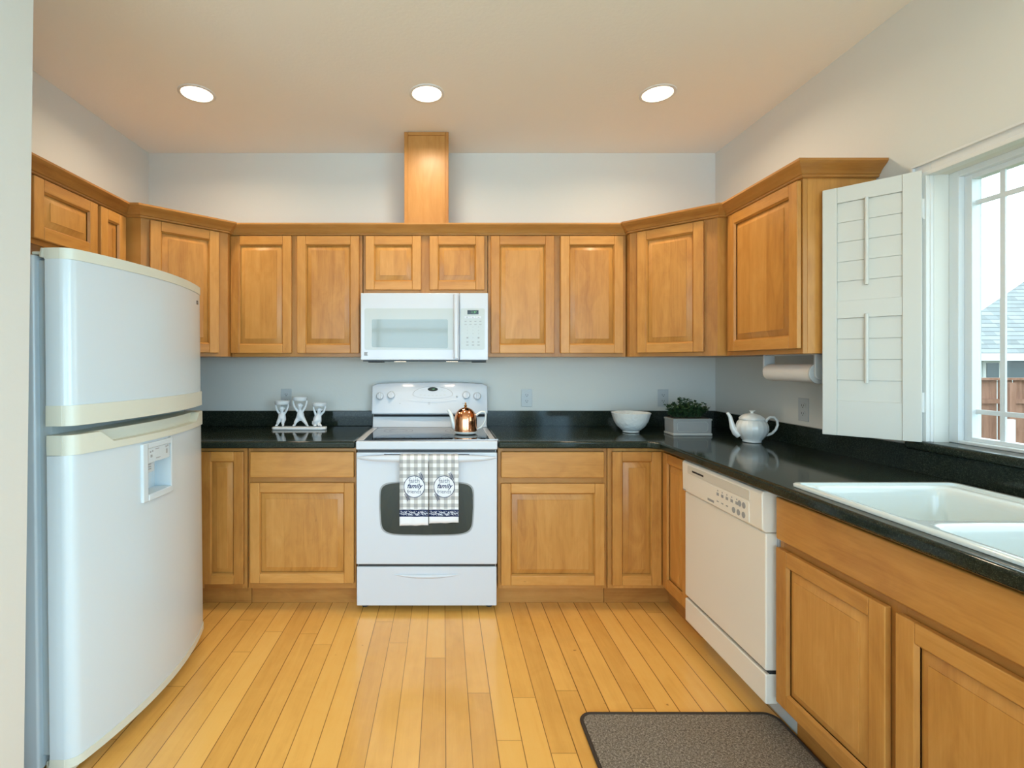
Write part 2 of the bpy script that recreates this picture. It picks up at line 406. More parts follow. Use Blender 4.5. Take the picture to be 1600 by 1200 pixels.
# ------------------------------------------------------------------ kitchen window
m = MB()                            # flat casing on the wall, a bead round its edge
for a in ((1.857, 1.926, WZ0, 2.082), (WY0 - .07, WY0, WZ0, 2.082)): m.box(XR - .012, XR, a[0], a[1], a[2], a[3])
m.box(XR - .012, XR, WY0, WY1, 2.039, 2.082)
m.box(XR - .0215, XR, 1.918, 1.9275, WZ0, 2.084); m.box(XR - .022, XR, WY0 - .072, WY0 - .062, WZ0, 2.085); m.box(XR - .022, XR, WY0 - .07, 1.926, 2.077, 2.086)
struct('trim_1', m, TRIM, bevel=.002)
m = MB()                            # jamb liner with a small step
m.box(XR - .0255, XR + .0095, 1.860, 1.8795, WZ0, 2.0455); m.box(XR - .0255, XR + .0095, WY0 - .0195, WY0 - .004, WZ0, 2.0455); m.box(XR - .026, XR + .01, WY0 - .02, 1.88, 2.030, 2.046)
struct('trim_2', m, TRIM, bevel=.002)
m = MB()
X0, X1 = XR + .055, XR + .125
m.box(X0, X1, WY1 - .035, WY1, WZ0, WZ1); m.box(X0, X1, WY0, WY0 + .035, WZ0, WZ1)
m.box(X0, X1, WY0 + .035, WY1 - .035, WZ1 - .022, WZ1); m.box(X0, X1, WY0 + .035, WY1 - .035, WZ0, WZ0 + .012)
win = struct('window_1', m, VINYL, bevel=.003)
m = MB(); X0 += .022
ym = 1.27
for y0, y1 in ((ym, WY1 - .035), (WY0 + .035, ym - .001)):
    m.box(X0, X0 + .035, y1 - .026, y1, WZ0 + .012, WZ1 - .022); m.box(X0, X0 + .035, y0, y0 + .026, WZ0 + .012, WZ1 - .022)
    m.box(X0, X0 + .035, y0 + .026, y1 - .026, WZ1 - .040, WZ1 - .022); m.box(X0, X0 + .035, y0 + .026, y1 - .026, WZ0 + .012, WZ0 + .026)
m.build('sash', VINYL, win, bevel=.002)
m = MB(); xg = X0 + .014
for y in (1.711, 1.38, 1.18, 0.87): m.box(xg + .001, xg + .0075, y - .008, y + .008, WZ0 + .02, WZ1 - .03)
for z in (1.908, 1.156): m.box(xg, xg + .008, WY0 + .05, WY1 - .05, z - .008, z + .008)
m.build('muntin', VINYL, win)
m = MB(); m.box(xg + .010, xg + .013, WY0 + .05, WY1 - .05, WZ0 + .02, WZ1 - .03); m.build('pane', GLASS, win)
m = MB(); m.box(XR - .042, XR + .07, WY0 - .09, 1.936, 1.001, 1.037)
struct('trim_3', m, CNTR, bevel=.012, seg=3)

# ------------------------------------------------------------------ cabinet joinery (local: x along the face, y into the cabinet, z up)
def raised_panel(m, x0, x1, z0, z1, yb, yt, bw=0.031):
    """field glued up of several boards, chamfered to the edge; yb = low edge level, yt = top of the field"""
    n = max(1, round((x1 - x0 - 2 * bw) / 0.105)); w = x1 - x0
    cuts = [x0 + bw + (w - 2 * bw) * k / n + (random.uniform(-.014, .014) if 0 < k < n else 0) for k in range(n + 1)]
    ks = [(random.randint(1, 60), random.randint(1, 60)) for _ in range(n)]
    a, b, c, d = x0, x0 + bw, x1 - bw, x1; e, f, g, h = z0, z0 + bw, z1 - bw, z1
    yf = yt + 0.0022                      # tiny step round the field
    for i in range(n):
        p, q = cuts[i], cuts[i + 1]; k = ks[i]
        m.quadw([(p, yt, f), (q, yt, f), (q, yt, g), (p, yt, g)], 2, k)
        for zz, zo in ((f, e), (g, h)):
            po = a if i == 0 else p; qo = d if i == n - 1 else q
            m.quadw([(p, yt, zz), (q, yt, zz), (q, yf, zz), (p, yf, zz)], 2, k)
            m.quadw([(p, yf, zz), (q, yf, zz), (qo, yb, zo), (po, yb, zo)], 2, k)
    for xx, xo, k in ((b, a, ks[0]), (c, d, ks[-1])):
        m.quadw([(xx, yt, f), (xx, yt, g), (xx, yf, g), (xx, yf, f)], 2, k)
        m.quadw([(xx, yf, f), (xx, yf, g), (xo, yb, h), (xo, yb, e)], 2, k)
def make_door(parent, x0, x1, z0, z1, yf=-0.021, name='door', st=0.053):
    """cope-and-stick frame in its own mesh, raised panel as its part"""
    m = MB(); yb = yf + 0.019
    m.board(x0, x0 + st, yf, yb, z0, z1, 'z'); m.board(x1 - st, x1, yf, yb, z0, z1, 'z')
    m.board(x0 + st, x1 - st, yf, yb, z0, z0 + st, 'x'); m.board(x0 + st, x1 - st, yf, yb, z1 - st, z1, 'x')
    # sloped sticking round the inside edge
    s = 0.006; a, b, c, d = x0 + st, x1 - st, z0 + st, z1 - st; k = (3, 5)
    for q in ([(a, yf + .002, c), (a, yf + .002, d), (a + s, yf + .010, d - s), (a + s, yf + .010, c + s)],
              [(b, yf + .002, c), (b, yf + .002, d), (b - s, yf + .010, d - s), (b - s, yf + .010, c + s)]): m.quadw(q, 2, k)
    for q in ([(a, yf + .002, c), (b, yf + .002, c), (b - s, yf + .010, c + s), (a + s, yf + .010, c + s)],
              [(a, yf + .002, d), (b, yf + .002, d), (b - s, yf + .010, d - s), (a + s, yf + .010, d - s)]): m.quadw(q, 0, k)
    o = m.build(name, WOOD, parent, bevel=.0035, seg=2, merge=False)
    p = MB(); raised_panel(p, a + .004, b - .004, c + .004, d - .004, yf + .0165, yf + .0025)
    p.build('raised_panel', WOOD, o)
    return o
def make_drawer(parent, x0, x1, z0, z1, yf=-0.021, name='drawer_front'):
    m = MB(); m.board(x0, x1, yf, yf + .019, z0, z1, 'x')
    return m.build(name, WOOD, parent, bevel=.006, seg=3)
def wall_cab(label, loc, rot, W, D, z0, z1, doors, name='wall_cabinet', group=None, sides=True):
    """doors: (x0,x1,z0,z1)"""
    t = thing(name, label, 'cabinet', loc, rot, group)
    m = MB(); m.board(0, W, 0.019, D, z0, z1, 'z'); m.build('carcass', WOOD, t)
    m = MB(); xs = sorted(doors)
    e = 0.0015
    m.board(e, max(.02, xs[0][0] + .012), 0, .019, z0, z1, 'z'); m.board(min(W - .02, xs[-1][1] - .012), W - e, 0, .019, z0, z1, 'z')
    for a, b in zip(xs, xs[1:]):
        if b[0] - a[1] > 0.005: m.board(a[1] - .012, b[0] + .012, 0, .0188, z0, z1, 'z')
    zl = min(d[2] for d in doors); zh = max(d[3] for d in doors)
    m.board(.0025, W - .0025, .0004, .0186, z0, zl + .012, 'x'); m.board(.0025, W - .0025, .0004, .0186, zh - .012, z1, 'x')
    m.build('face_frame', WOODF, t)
    for d in doors: make_door(t, *d)
    return t

ZU0, ZU1 = 1.372, 2.125
YU = YB - 0.311                     # face of the back wall cabinets
G = 0.003                           # the hair of air between neighbours
# back wall run
wall_cab('two-door maple wall cabinet over the counter left of the microwave', (-1.289, YU, 0), 0, 0.797, .306, ZU0, ZU1,
         [(-1.301 + 1.289 + .012, -.921 + 1.289, 1.393, 2.103), (-.887 + 1.289, -.511 + 1.289, 1.393, 2.103)])
wall_cab('short maple wall cabinet with two square doors directly over the microwave', (-.489, YU, 0), 0, .757, .306, 1.752, ZU1,
         [(-.472 + .489, -.136 + .489, 1.777, 2.103), (-.085 + .489, .248 + .489, 1.777, 2.103)])
wall_cab('two-door maple wall cabinet between the microwave and the right corner', (.271, YU, 0), 0, .839, .306, ZU0, ZU1,
         [(.287 - .271, .670 - .271, 1.393, 2.103), (.709 - .271, 1.088 - .271, 1.393, 2.103)])
# diagonal corner units (prism carcass with returns)
def corner_cab(label, pts, a, b, door):
    """pts: carcass outline (world xy); face from a to b"""
    a, b = Vector(a), Vector(b); d = b - a; W = d.length; ang = math.atan2(d.y, d.x)
    t = thing('corner_wall_cabinet', label, 'cabinet', (a.x, a.y, 0), ang)
    mat_ = Matrix.Rotation(-ang, 2); m = MB()
    loc = [tuple(mat_ @ (Vector(p) - a)) for p in pts]; n = len(loc)
    for i in range(n):
        p, q = loc[i], loc[(i + 1) % n]; k = (random.randint(1, 60), random.randint(1, 60))
        m.quadw([(p[0], p[1], ZU0), (q[0], q[1], ZU0), (q[0], q[1], ZU1), (p[0], p[1], ZU1)], 2, k)
    for z in (ZU0, ZU1): m.quadw([(p[0], p[1], z) for p in loc], 0, (4, 4))
    m.build('carcass', WOOD, t)
    x0, x1 = door; m = MB()
    m.board(.001, x0 + .012, -.0008, .018, ZU0, ZU1, 'z'); m.board(x1 - .012, W - .001, -.0008, .018, ZU0, ZU1, 'z')
    m.board(x0, x1, -.0004, .018, ZU0, 1.405, 'x'); m.board(x0, x1, -.0004, .018, 2.09, ZU1, 'x')
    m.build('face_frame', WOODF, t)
    make_door(t, x0, x1, 1.393, 2.103, yf=-.022)
    return t
RA, RB = (1.115, YU - .05), (1.463, 2.666)
corner_cab('diagonal maple corner wall cabinet at the right, above the planter and bowl',
           [RA, RB, (1.513, 2.666), (1.821, 2.666), (1.821, YB - .003), (1.115, YB - .003)], RA, RB, (.052, .412))
LA, LB = (-1.617, 2.666), (-1.292, YU - .05)
corner_cab('diagonal maple corner wall cabinet at the left, rising behind the fridge door',
           [LA, LB, (-1.292, YB - .003), (-1.975, YB - .003), (-1.975, 2.666), (-1.697, 2.666)], LA, LB, (.040, .400))
# right wall: face looks to -x
XRF = XR - .311
wall_cab('tall single-door maple wall cabinet on the window wall, orange-lit front', (XRF, 2.663, 0), -PI / 2, .563, .308, ZU0, ZU1,
         [(2.663 - 2.622, 2.663 - 2.105 - .002, 1.393, 2.103)])
# framed end panel of that cabinet is its carcass side; a fine edge strip as on the photograph
# left wall: face looks to +x
XLF = XL + .281
wall_cab('low maple cabinet of two wide doors above the fridge', (XLF, 1.603, 0), PI / 2, .829, .278, 1.826, ZU1,
         [(.020, .410, 1.848, 2.103), (2.044 - 1.603, 2.422 - 1.603, 1.848, 2.103)])
wall_cab('narrow one-door maple cabinet squeezed between fridge top and left corner cabinet', (XLF, 2.434, 0), PI / 2, .230, .278, ZU0, ZU1,
         [(.010, .203, 1.393, 2.103)], name='narrow_wall_cabinet')

# crown moulding, one mitred run
def sweep(m, prof, path, k=None):
    P = [Vector(p) for p in path]; n = len(P); nr = []
    for i in range(n - 1):
        d = (P[i + 1] - P[i]).normalized(); nr.append(Vector((d.y, -d.x)))
    rows = []
    for i in range(n):
        if i == 0: o = nr[0]
        elif i == n - 1: o = nr[-1]
        else:
            s = nr[i - 1] + nr[i]; o = s * (2 / s.dot(s)) if s.length > 1e-6 else nr[i]
        rows.append([(P[i].x + o.x * a, P[i].y + o.y * a, z) for a, z in prof])
    L = 0
    for i in range(n - 1):
        kk = k or (random.randint(1, 60), random.randint(1, 60)); seg = (P[i + 1] - P[i]).length
        for j in range(len(prof) - 1):
            i0 = len(m.v); m.v += [rows[i][j], rows[i + 1][j], rows[i + 1][j + 1], rows[i][j + 1]]
            m.f.append([i0, i0 + 1, i0 + 2, i0 + 3]); m.mi.append(0)
            v0 = prof[j][1] + prof[j][0] + 4 + 10 * kk[1]; v1 = prof[j + 1][1] + prof[j + 1][0] + 4 + 10 * kk[1]; u0 = 4 + 10 * kk[0]
            m.uv.append([(u0, v0), (u0 + seg, v0), (u0 + seg, v1), (u0, v1)])
    for r in (rows[0], rows[-1]):
        i0 = len(m.v); m.v += r; m.f.append(list(range(i0, i0 + len(r)))); m.mi.append(0); m.uv.append([(4, 4)] * len(r))
CP = [(.0, 2.1262), (.0022, 2.1262), (.0022, 2.109), (.010, 2.109), (.014, 2.113), (.014, 2.119), (.019, 2.122), (.024, 2.130), (.033, 2.141), (.044, 2.149), (.052, 2.156), (.057, 2.163), (.057, 2.172), (.0, 2.172), (.0, 2.1262)]
m = MB()
sweep(m, CP, [(XLF, 1.604), (XLF, 2.666), LA, LB, (LB[0], YU), (RA[0], YU), RA, RB, (XRF, 2.666), (XRF, 2.1), (XR - .002, 2.1)])
o = m.build('crown_molding', WOODF, sharp=25)  # darker frame wood puts the crown's shade into its colour
tag(o, 'mitred maple crown molding running along the tops of all the wall cabinets', 'molding')
# boxed duct from the cabinet to the ceiling
t = thing('duct_cover', 'tall maple duct box rising from the cabinets to the ceiling', 'duct cover', (-.104, YU - .001, 0))
m = MB(); m.board(-.134, .134, .012, .30, 2.174, ZC - .002, 'z'); m.build('box', WOOD, t)
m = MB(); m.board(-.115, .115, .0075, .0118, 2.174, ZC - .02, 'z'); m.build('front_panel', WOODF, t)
m = MB()
for a in (-1, 1): m.board(min(a * .113, a * .135), max(a * .113, a * .135), 0, .0116, 2.174, ZC - .002, 'z')
m.board(-.1125, .1125, 0, .0116, ZC - .022, ZC - .002, 'x'); m.build('edge_strip', WOODF, t, bevel=.002)

# ------------------------------------------------------------------ base cabinets
ZB = 0.872; YF = 2.722
def base_cab(label, loc, rot, W, D, doors, drawers, name='base_cabinet', toe=0.055, toe_ends=(0, 0), hollow=False):
    t = thing(name, label, 'cabinet', loc, rot)
    m = MB()
    if hollow:
        m.board(0, .018, .019, D, .105, ZB, 'z'); m.board(W - .018, W, .019, D, .105, ZB, 'z'); m.board(.018, W - .018, .019, D, .105, .123, 'x')
        m.board(.018, W - .018, D - .008, D, .123, ZB, 'z')
    else: m.board(0, W, .019, D, .105, ZB, 'z')
    m.build('carcass', WOOD, t)
    m = MB(); e = .0015; al = sorted(set([(d[0], d[1]) for d in (doors if len(doors) > 1 else doors + drawers)])); cols = []
    for c in sorted(al):
        if not cols or c[0] > cols[-1][1] - .01: cols.append(list(c))
        else: cols[-1][1] = max(cols[-1][1], c[1])
    m.board(e, cols[0][0] + .012, 0, .019, .105, ZB, 'z'); m.board(cols[-1][1] - .012, W - e, 0, .019, .105, ZB, 'z')
    for a, b in zip(cols, cols[1:]): m.board(a[1] - .012, b[0] + .012, 0, .0188, .105, ZB, 'z')
    zs = [d[2] for d in doors]; m.board(.0025, W - .0025, .0004, .0186, .105, min(zs) + .012, 'x'); m.board(.0025, W - .0025, .0004, .0186, ZB - .03, ZB, 'x')
    if drawers: m.board(.0025, W - .0025, .0004, .0186, max(d[3] for d in doors) - .012, min(d[2] for d in drawers) + .012, 'x')
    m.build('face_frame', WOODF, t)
    m = MB(); m.board(toe_ends[0], W - toe_ends[1], toe, toe + .015, 0.001, .105, 'x'); m.build('toe_kick', WOODF, t)
    for d in doors: make_door(t, *d)
    for d in drawers: make_drawer(t, *d)
    return t
YD = YB - YF - .004
base_cab('narrow one-door maple base cabinet half hidden by the fridge', (-1.60, YF, 0), 0, .533, YD, [(.285, -1.084 + 1.60, .134, .853)], [])
base_cab('maple base cabinet with one drawer over a square door, left of the stove', (-1.064, YF, 0), 0, .589, YD,
         [(-1.049 + 1.064, -.485 + 1.064, .140, .684)], [(-1.049 + 1.064, -.485 + 1.064, .713, .853)])
base_cab('maple base cabinet with one drawer over a square door, right of the stove', (.296, YF, 0), 0, .594, YD,
         [(.312 - .296, .873 - .296, .128, .680)], [(.312 - .296, .871 - .296, .711, .853)])
# corner unit with two doors meeting in the inside corner
XBF = 1.206
t = thing('corner_base_cabinet', 'maple inside-corner base cabinet with two tall narrow doors meeting', 'cabinet', (.893, YF, 0))
LX = XBF - .893; LY = YF - 2.418
m = MB(); pts = [(0, .001), (LX, .001), (LX, -LY), (XR - .005 - .893, -LY), (XR - .005 - .893, YD), (0, YD)]
for i in range(6):
    p, q = pts[i], pts[(i + 1) % 6]; k = (random.randint(1, 60), random.randint(1, 60))
    m.quadw([(p[0], p[1], .105), (q[0], q[1], .105), (q[0], q[1], ZB), (p[0], p[1], ZB)], 2, k)
for z in (.105, ZB): m.quadw([(p[0], p[1], z) for p in pts], 0, (4, 4))
m.build('carcass', WOOD, t)
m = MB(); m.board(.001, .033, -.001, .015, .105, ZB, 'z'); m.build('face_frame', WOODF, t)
make_door(t, .021, 1.181 - .893, .128, .853, yf=-.0225)
h = make_door(t, 0, 2.700 - 2.426, .128, .853, yf=-.0225); h.location = (LX, -.022, 0); h.rotation_euler = (0, 0, -PI / 2)
m = MB(); m.board(0, LX + .05, .055, .070, .001, .105, 'x'); m.board(LX + .045, LX + .06, -LY, .066, .001, .1048, 'y'); m.build('toe_kick', WOODF, t)
# sink base
base_cab('maple sink base cabinet with two knotty doors under the window counter', (XBF, 1.787, 0), -PI / 2, .99, XR - XBF - .004,
         [(.006, 1.781 - 1.335, .125, .676), (1.787 - 1.311, 1.787 - .830, .125, .676)], [(.006, .957, .705, .855)], name='sink_base_cabinet', toe_ends=(.008, 0), hollow=True)

# ------------------------------------------------------------------ worktops
ZT = 0.914
m = MB(); m.box(XL + .003, -.4725, 2.668, YB - .003, .8745, ZT)
t = thing('worktop', 'dark laminate worktop left of the stove carrying the cherub candle holder', 'worktop')
m.build('slab', CNTR, t, bevel=.012, seg=3)
m = MB(); m.box(XL + .003, -.4725, YB - .022, YB - .003, ZT + .0004, 1.016); m.build('backsplash', CNTR, t, bevel=.003)
t = thing('worktop', 'dark laminate L-shaped worktop right of the stove, holding the sink', 'worktop')
SX0, SX1, SY0, SY1 = 1.205, 1.715, .888, 1.682
xs = [.2925, 1.098, 1.138, SX0, SX1, XR - .003]; ys = [.78, SY0, SY1, 2.628, 2.668, YB - .003]
bm = bmesh.new(); vv = {}
def V(x, y):
    k = (round(x, 4), round(y, 4))
    if k not in vv: vv[k] = bm.verts.new((x, y, ZT))
    return vv[k]
for i in range(5):
    for j in range(5):
        x0, x1, y0, y1 = xs[i], xs[i + 1], ys[j], ys[j + 1]
        if not (x0 >= 1.137 or y0 >= 2.667): continue
        if x0 == SX0 and y0 == SY0: continue
        bm.faces.new([V(x0, y0), V(x1, y0), V(x1, y1), V(x0, y1)])
bm.faces.new([V(1.098, 2.668), V(1.138, 2.628), V(1.138, 2.668)])
ex = bmesh.ops.extrude_face_region(bm, geom=bm.faces[:])
for g in ex['geom']:
    if isinstance(g, bmesh.types.BMVert): g.co.z = .8745
bmesh.ops.recalc_face_normals(bm, faces=bm.faces)
me = bpy.data.meshes.new('slab'); bm.to_mesh(me); bm.free(); me.materials.append(CNTR)
me.polygons.foreach_set('use_smooth', [True] * len(me.polygons)); me.set_sharp_from_angle(angle=R(30))
o = obj('slab', me, t); b = o.modifiers.new('bevel', 'BEVEL'); b.width = .012; b.segments = 3; b.limit_method = 'ANGLE'; b.angle_limit = R(40); b.harden_normals = True
m = MB(); m.box(.2925, XR - .003, YB - .022, YB - .003, ZT + .0004, 1.016); m.box(XR - .022, XR - .003, 1.937, YB - .022, ZT + .0004, 1.016)
m.box(XR - .022, XR - .003, .78, 1.937, ZT + .0004, 1.000); m.build('backsplash', CNTR, t)

# ------------------------------------------------------------------ sink: rim and two bowls in one pressed shell
t = thing('sink', 'white double-bowl drop-in sink below the window', 'sink', (1.46, 1.285, ZT))
def loop(x0, x1, y0, y1, r, z, n=5): return [(x, y, z) for x, y in rrect(x0, x1, y0, y1, r, n)]
m = MB()
hx, hy = .281, .420
rings = [loop(-hx, hx, -hy, hy, .03, .0008), loop(-hx, hx, -hy, hy, .03, .008), loop(-hx + .004, hx - .004, -hy + .004, hy - .004, .028, .0115), loop(-hx + .017, hx - .017, -hy + .017, hy - .017, .02, .0115)]
def bridge(a, b):
    i = len(m.v); m.v += a + b; n = len(a)
    for k in range(n):
        k2 = (k + 1) % n; m.f.append([i + k, i + k2, i + n + k2, i + n + k]); m.uv.append([(0, 0)] * 4); m.mi.append(0)
for a, b in zip(rings, rings[1:]): bridge(a, b)
# deck between rim and the bowls, slightly lower
bx0, bx1 = -.232, .205
bowls = [(-.392, -.018), (.018, .392)]
n = 5
bo = [loop(bx0, bx1, y0, y1, .045, .004, n) for y0, y1 in bowls]
bmd = bmesh.new()
def addloop(lp):
    vs = [bmd.verts.new(p) for p in lp]; return [bmd.edges.new((vs[i], vs[(i + 1) % len(vs)])) for i in range(len(vs))]
eds = addloop([(x, y, .004) for x, y, z in rings[-1]]) + addloop(bo[0]) + addloop(bo[1])
bmesh.ops.triangle_fill(bmd, use_beauty=True, edges=eds)
bmd.verts.ensure_lookup_table(); bmd.verts.index_update()
def inside_bowl(c):
    return any(bx0 + .002 < c.x < bx1 - .002 and y0 + .002 < c.y < y1 - .002 and
               not (max(abs(c.x - (bx0 + bx1) / 2) - ((bx1 - bx0) / 2 - .045), 0) ** 2 + max(abs(c.y - (y0 + y1) / 2) - ((y1 - y0) / 2 - .045), 0) ** 2 > .0445 ** 2) for y0, y1 in bowls)
for f in list(bmd.faces):
    if inside_bowl(f.calc_center_median()): bmd.faces.remove(f)
m.mesh([v.co.copy() for v in bmd.verts], [[v.index for v in f.verts] for f in bmd.faces]); bmd.free()
bridge(rings[-1], [(x, y, .004) for x, y, z in rings[-1]])
for (y0, y1), top in zip(bowls, bo):
    prev = top
    for ins, z in ((.004, -.001), (.009, -.010), (.012, -.03), (.022, -.15), (.034, -.172), (.06, -.182)):
        cur = loop(bx0 + ins, bx1 - ins, y0 + ins, y1 - ins, max(.045 - ins * .1, .02), z, n); bridge(prev, cur); prev = cur
    i = len(m.v); m.v += prev; m.f.append(list(range(i, i + len(prev)))); m.uv.append([(0, 0)] * len(prev)); m.mi.append(0)
m.build('bowl_shell', SINK, t, sharp=50)
for y in (-.205, .205):
    m = MB(); m.lathe([(.0, -.176), (.02, -.176), (.03, -.1805), (.043, -.1795), (.043, -.1815)], 24, (-.01, y, 0)); m.build('drain', STEEL, t)

# ------------------------------------------------------------------ refrigerator (faces +x)
t = thing('refrigerator', 'white top-freezer refrigerator with bowed doors against the left wall', 'refrigerator', (-1.595, 2.0, 0)); fridge = t
t.rotation_euler = (0, R(-0.6), 0)
HW = .430
YS = [-.43 + .86 * k / 28 for k in range(29)]; YS += [e * (.43 - .03 * (1 - math.cos(R(90) * k / 7))) for e in (1, -1) for k in range(7)]
def front(y, o=0.0): return .430 + .068 * (1 - (y / HW) ** 2) + o
def slab(m, y0, y1, z0, z1, back, off=0.0, n=28, rnd=.03, mi=0):
    """bowed slab; z0,z1 numbers or functions of y; back = fixed x of the back"""
    fz = lambda q, y: q(y) if callable(q) else q
    rows = []
    ys = sorted(set([y0, y1] + [y for y in YS if y0 + 1e-4 < y < y1 - 1e-4] + ([y0 + (y1 - y0) * k / n for k in range(n + 1)] if n > 30 else [])))
    n = len(ys) - 1
    for k in range(n + 1):
        y = ys[k]
        d = min(y + HW, HW - y); x = front(y, off)
        if rnd and d < rnd: x -= rnd - math.sqrt(max(rnd * rnd - (rnd - d) ** 2, 0))
        rows.append((y, x, fz(z0, y), fz(z1, y)))
    v = []; f = []
    for (y, x, a, b) in rows: v += [(back, y, a), (x, y, a), (x, y, b), (back, y, b)]
    for k in range(n):
        i = k * 4; j = i + 4
        f += [(i, i + 1, j + 1, j), (i + 1, i + 2, j + 2, j + 1), (i + 2, i + 3, j + 3, j + 2), (i + 3, i, j, j + 3)]
    f += [(0, 1, 2, 3), (n * 4, n * 4 + 3, n * 4 + 2, n * 4 + 1)]
    m.mesh(v, f, mi)
m = MB(); m.box(-.33, .318, -.425, .425, .03, 1.672); body = m.build('body', FRID, t, bevel=.008)
m = MB(); m.box(.3185, .357, -.405, .405, .075, 1.655); m.build('door_gasket', GASK, t)
m = MB(); slab(m, -HW, HW, 1.128, 1.684, .357); fd = m.build('freezer_door', FRID, t, bevel=.002)
m = MB(); slab(m, -HW - .001, HW + .001, 1.655, 1.690, .356, .0035); m.build('top_cap', CREAM, fd, bevel=.003)
m = MB(); slab(m, -HW - .001, HW + .001, 1.127, 1.192, .356, .006); m.build('lower_band', CREAM, fd, bevel=.004)
m = MB(); yb0 = .335; slab(m, yb0, yb0 + .028, 1.603, 1.620, front(yb0) - .01, .0012, 4, 0); bd = m.build('badge', BLK, fd)
for k in range(4):
    m = MB(); y = yb0 + .004 + k * .0055; slab(m, y, y + .0035, 1.609, 1.614, front(y) - .01, .0017, 2, 0); m.build('badge_letter', GREY, bd)
def htop(y):
    a = abs(y); return 1.098 if a > .335 else (1.058 if a < .285 else 1.058 + .04 * (a - .285) / .05)
m = MB(); RY0, RY1, RZ0_, RZ1_ = -.134, .014, .830, .952
slab(m, -HW, HW, .055, RZ0_, .357); slab(m, -HW, HW, RZ1_, 1.036, .357); slab(m, -HW, RY0, RZ0_, RZ1_, .357); slab(m, RY1, HW, RZ0_, RZ1_, .357); ld = m.build('fridge_door', FRID, t, bevel=.002)
m = MB(); slab(m, -HW - .001, HW + .001, 1.034, htop, .40, .007, 60); m.build('handle_band', CREAM, ld, bevel=.003)
m = MB(); slab(m, -HW, HW, 1.034, 1.098, .357, -.030, 28, 0); m.build('handle_pocket', CREAM, ld)
m = MB(); slab(m, -HW - .0005, HW + .0005, .050, .078, .356, .003); m.build('bottom_cap', CREAM, ld, bevel=.003)
m = MB(); m.box(.319, .40, -.40, .40, .006, .048); m.build('kick_grille', CREAM, t, bevel=.006)
m = MB(); m.box(.30, .405, -.41, -.33, 1.674, 1.684); m.tube([(.345, -.418, 1.660), (.35, -.418, 1.69)], .012, 10); m.build('hinge_cover', CREAM, t, bevel=.003)
m = MB(); m.prism(rrect(.335, .41, -.425, -.36, .02), 'z', .02, .0545); m.build('lower_hinge', CREAM, t, bevel=.003)
for y in (-.36, .36):
    m = MB(); m.tube([(.22, y, .0165), (.26, y, .0165)], .016, 12); m.build('foot', BLK, t)
# dispenser
DY0, DY1, DZ0, DZ1 = -.160, .030, .808, 1.026
m = MB()
slab(m, DY0, DY0 + .028, DZ0, DZ1, .40, .010, 4, 0); slab(m, DY1 - .018, DY1, DZ0, DZ1, .40, .010, 4, 0)
slab(m, DY0 + .028, DY1 - .018, DZ1 - .022, DZ1, .40, .010, 6, 0); slab(m, DY0 + .028, DY1 - .018, DZ0, DZ0 + .026, .40, .012, 6, 0)
dp = m.build('dispenser_frame', FRID, ld, bevel=.004)
m = MB(); slab(m, DY0 + .028, DY1 - .018, DZ1 - .076, DZ1 - .022, .40, .006, 6, 0); cp = m.build('dispenser_controls', FRID, dp, bevel=.001)
for y, z, w, h in ((-.115, .990, .006, .006), (-.103, .992, .006, .006), (-.110, .974, .010, .010), (-.075, .997, .022, .003), (-.018, .996, .006, .007), (-.006, .998, .006, .007), (-.014, .978, .008, .018), (-.070, .962, .026, .003)):
    m = MB(); slab(m, y - w / 2, y + w / 2, z - h / 2, z + h / 2, .42, .0068, 2, 0); m.build('control_mark', GREY, cp)
m = MB(); slab(m, RY0, RY1, RZ0_, RZ1_, .3575, -.058, 6, 0); m.build('dispenser_back', FRID, dp)
m = MB(); slab(m, DY0 + .030, DY0 + .095, DZ1 - .118, DZ1 - .075, .40, -.012, 4, 0); pd = m.build('spout_paddle', FRID, dp, bevel=.003)
for k in range(3):
    m = MB(); z = DZ1 - .088 - k * .009; slab(m, DY0 + .042, DY0 + .074, z, z + .0035, .42, -.0112, 3, 0); m.build('paddle_slot', GREY, pd)

# ------------------------------------------------------------------ range (local x centred, y from the door front, z up)
t = thing('range', 'white electric range with glass cooktop between the base cabinets', 'stove', (-.090, 2.668, 0)); rng = t
W2 = .3765
m = MB(); m.box(-W2, W2, .045, .655, .035, .868); m.build('body', APPL, t, bevel=.004)
# cooktop frame: ring with glass inset
m = MB(); fy0, fy1 = -.004, .60
m.box(-W2 - .002, W2 + .002, fy0, .030, .870, .9155); m.box(-W2 - .002, -W2 + .035, .030, fy1, .880, .9155); m.box(W2 - .035, W2 + .002, .030, fy1, .880, .9155); m.box(-W2 + .035, W2 - .035, .575, fy1, .880, .9155)
cf = m.build('cooktop_frame', APPL, t, bevel=.007, seg=3)
m = MB(); m.box(-W2 + .033, W2 - .033, .028, .577, .905, .9140); cg = m.build('glass_top', CGLS, t)
for x, y, r in ((-.19, .15, .10), (.19, .16, .115), (-.19, .43, .09), (.18, .43, .08)):
    for rr in (r, r * .62):
        m = MB()
        n = 48; v = []
        for k in range(n): a = 2 * PI * k / n; v += [(x + rr * math.cos(a), y + rr * math.sin(a), .9142), (x + (rr - .002) * math.cos(a), y + (rr - .002) * math.sin(a), .9142)]
        m.mesh(v, [(2 * k, 2 * k + 1, (2 * k + 3) % (2 * n), (2 * k + 2) % (2 * n)) for k in range(n)]); m.build('burner_ring', RING, cg)
m = MB(); m.box(-W2 + .008, W2 - .008, .012, .05, .855, .871); m.build('vent_gap', BLK, t)
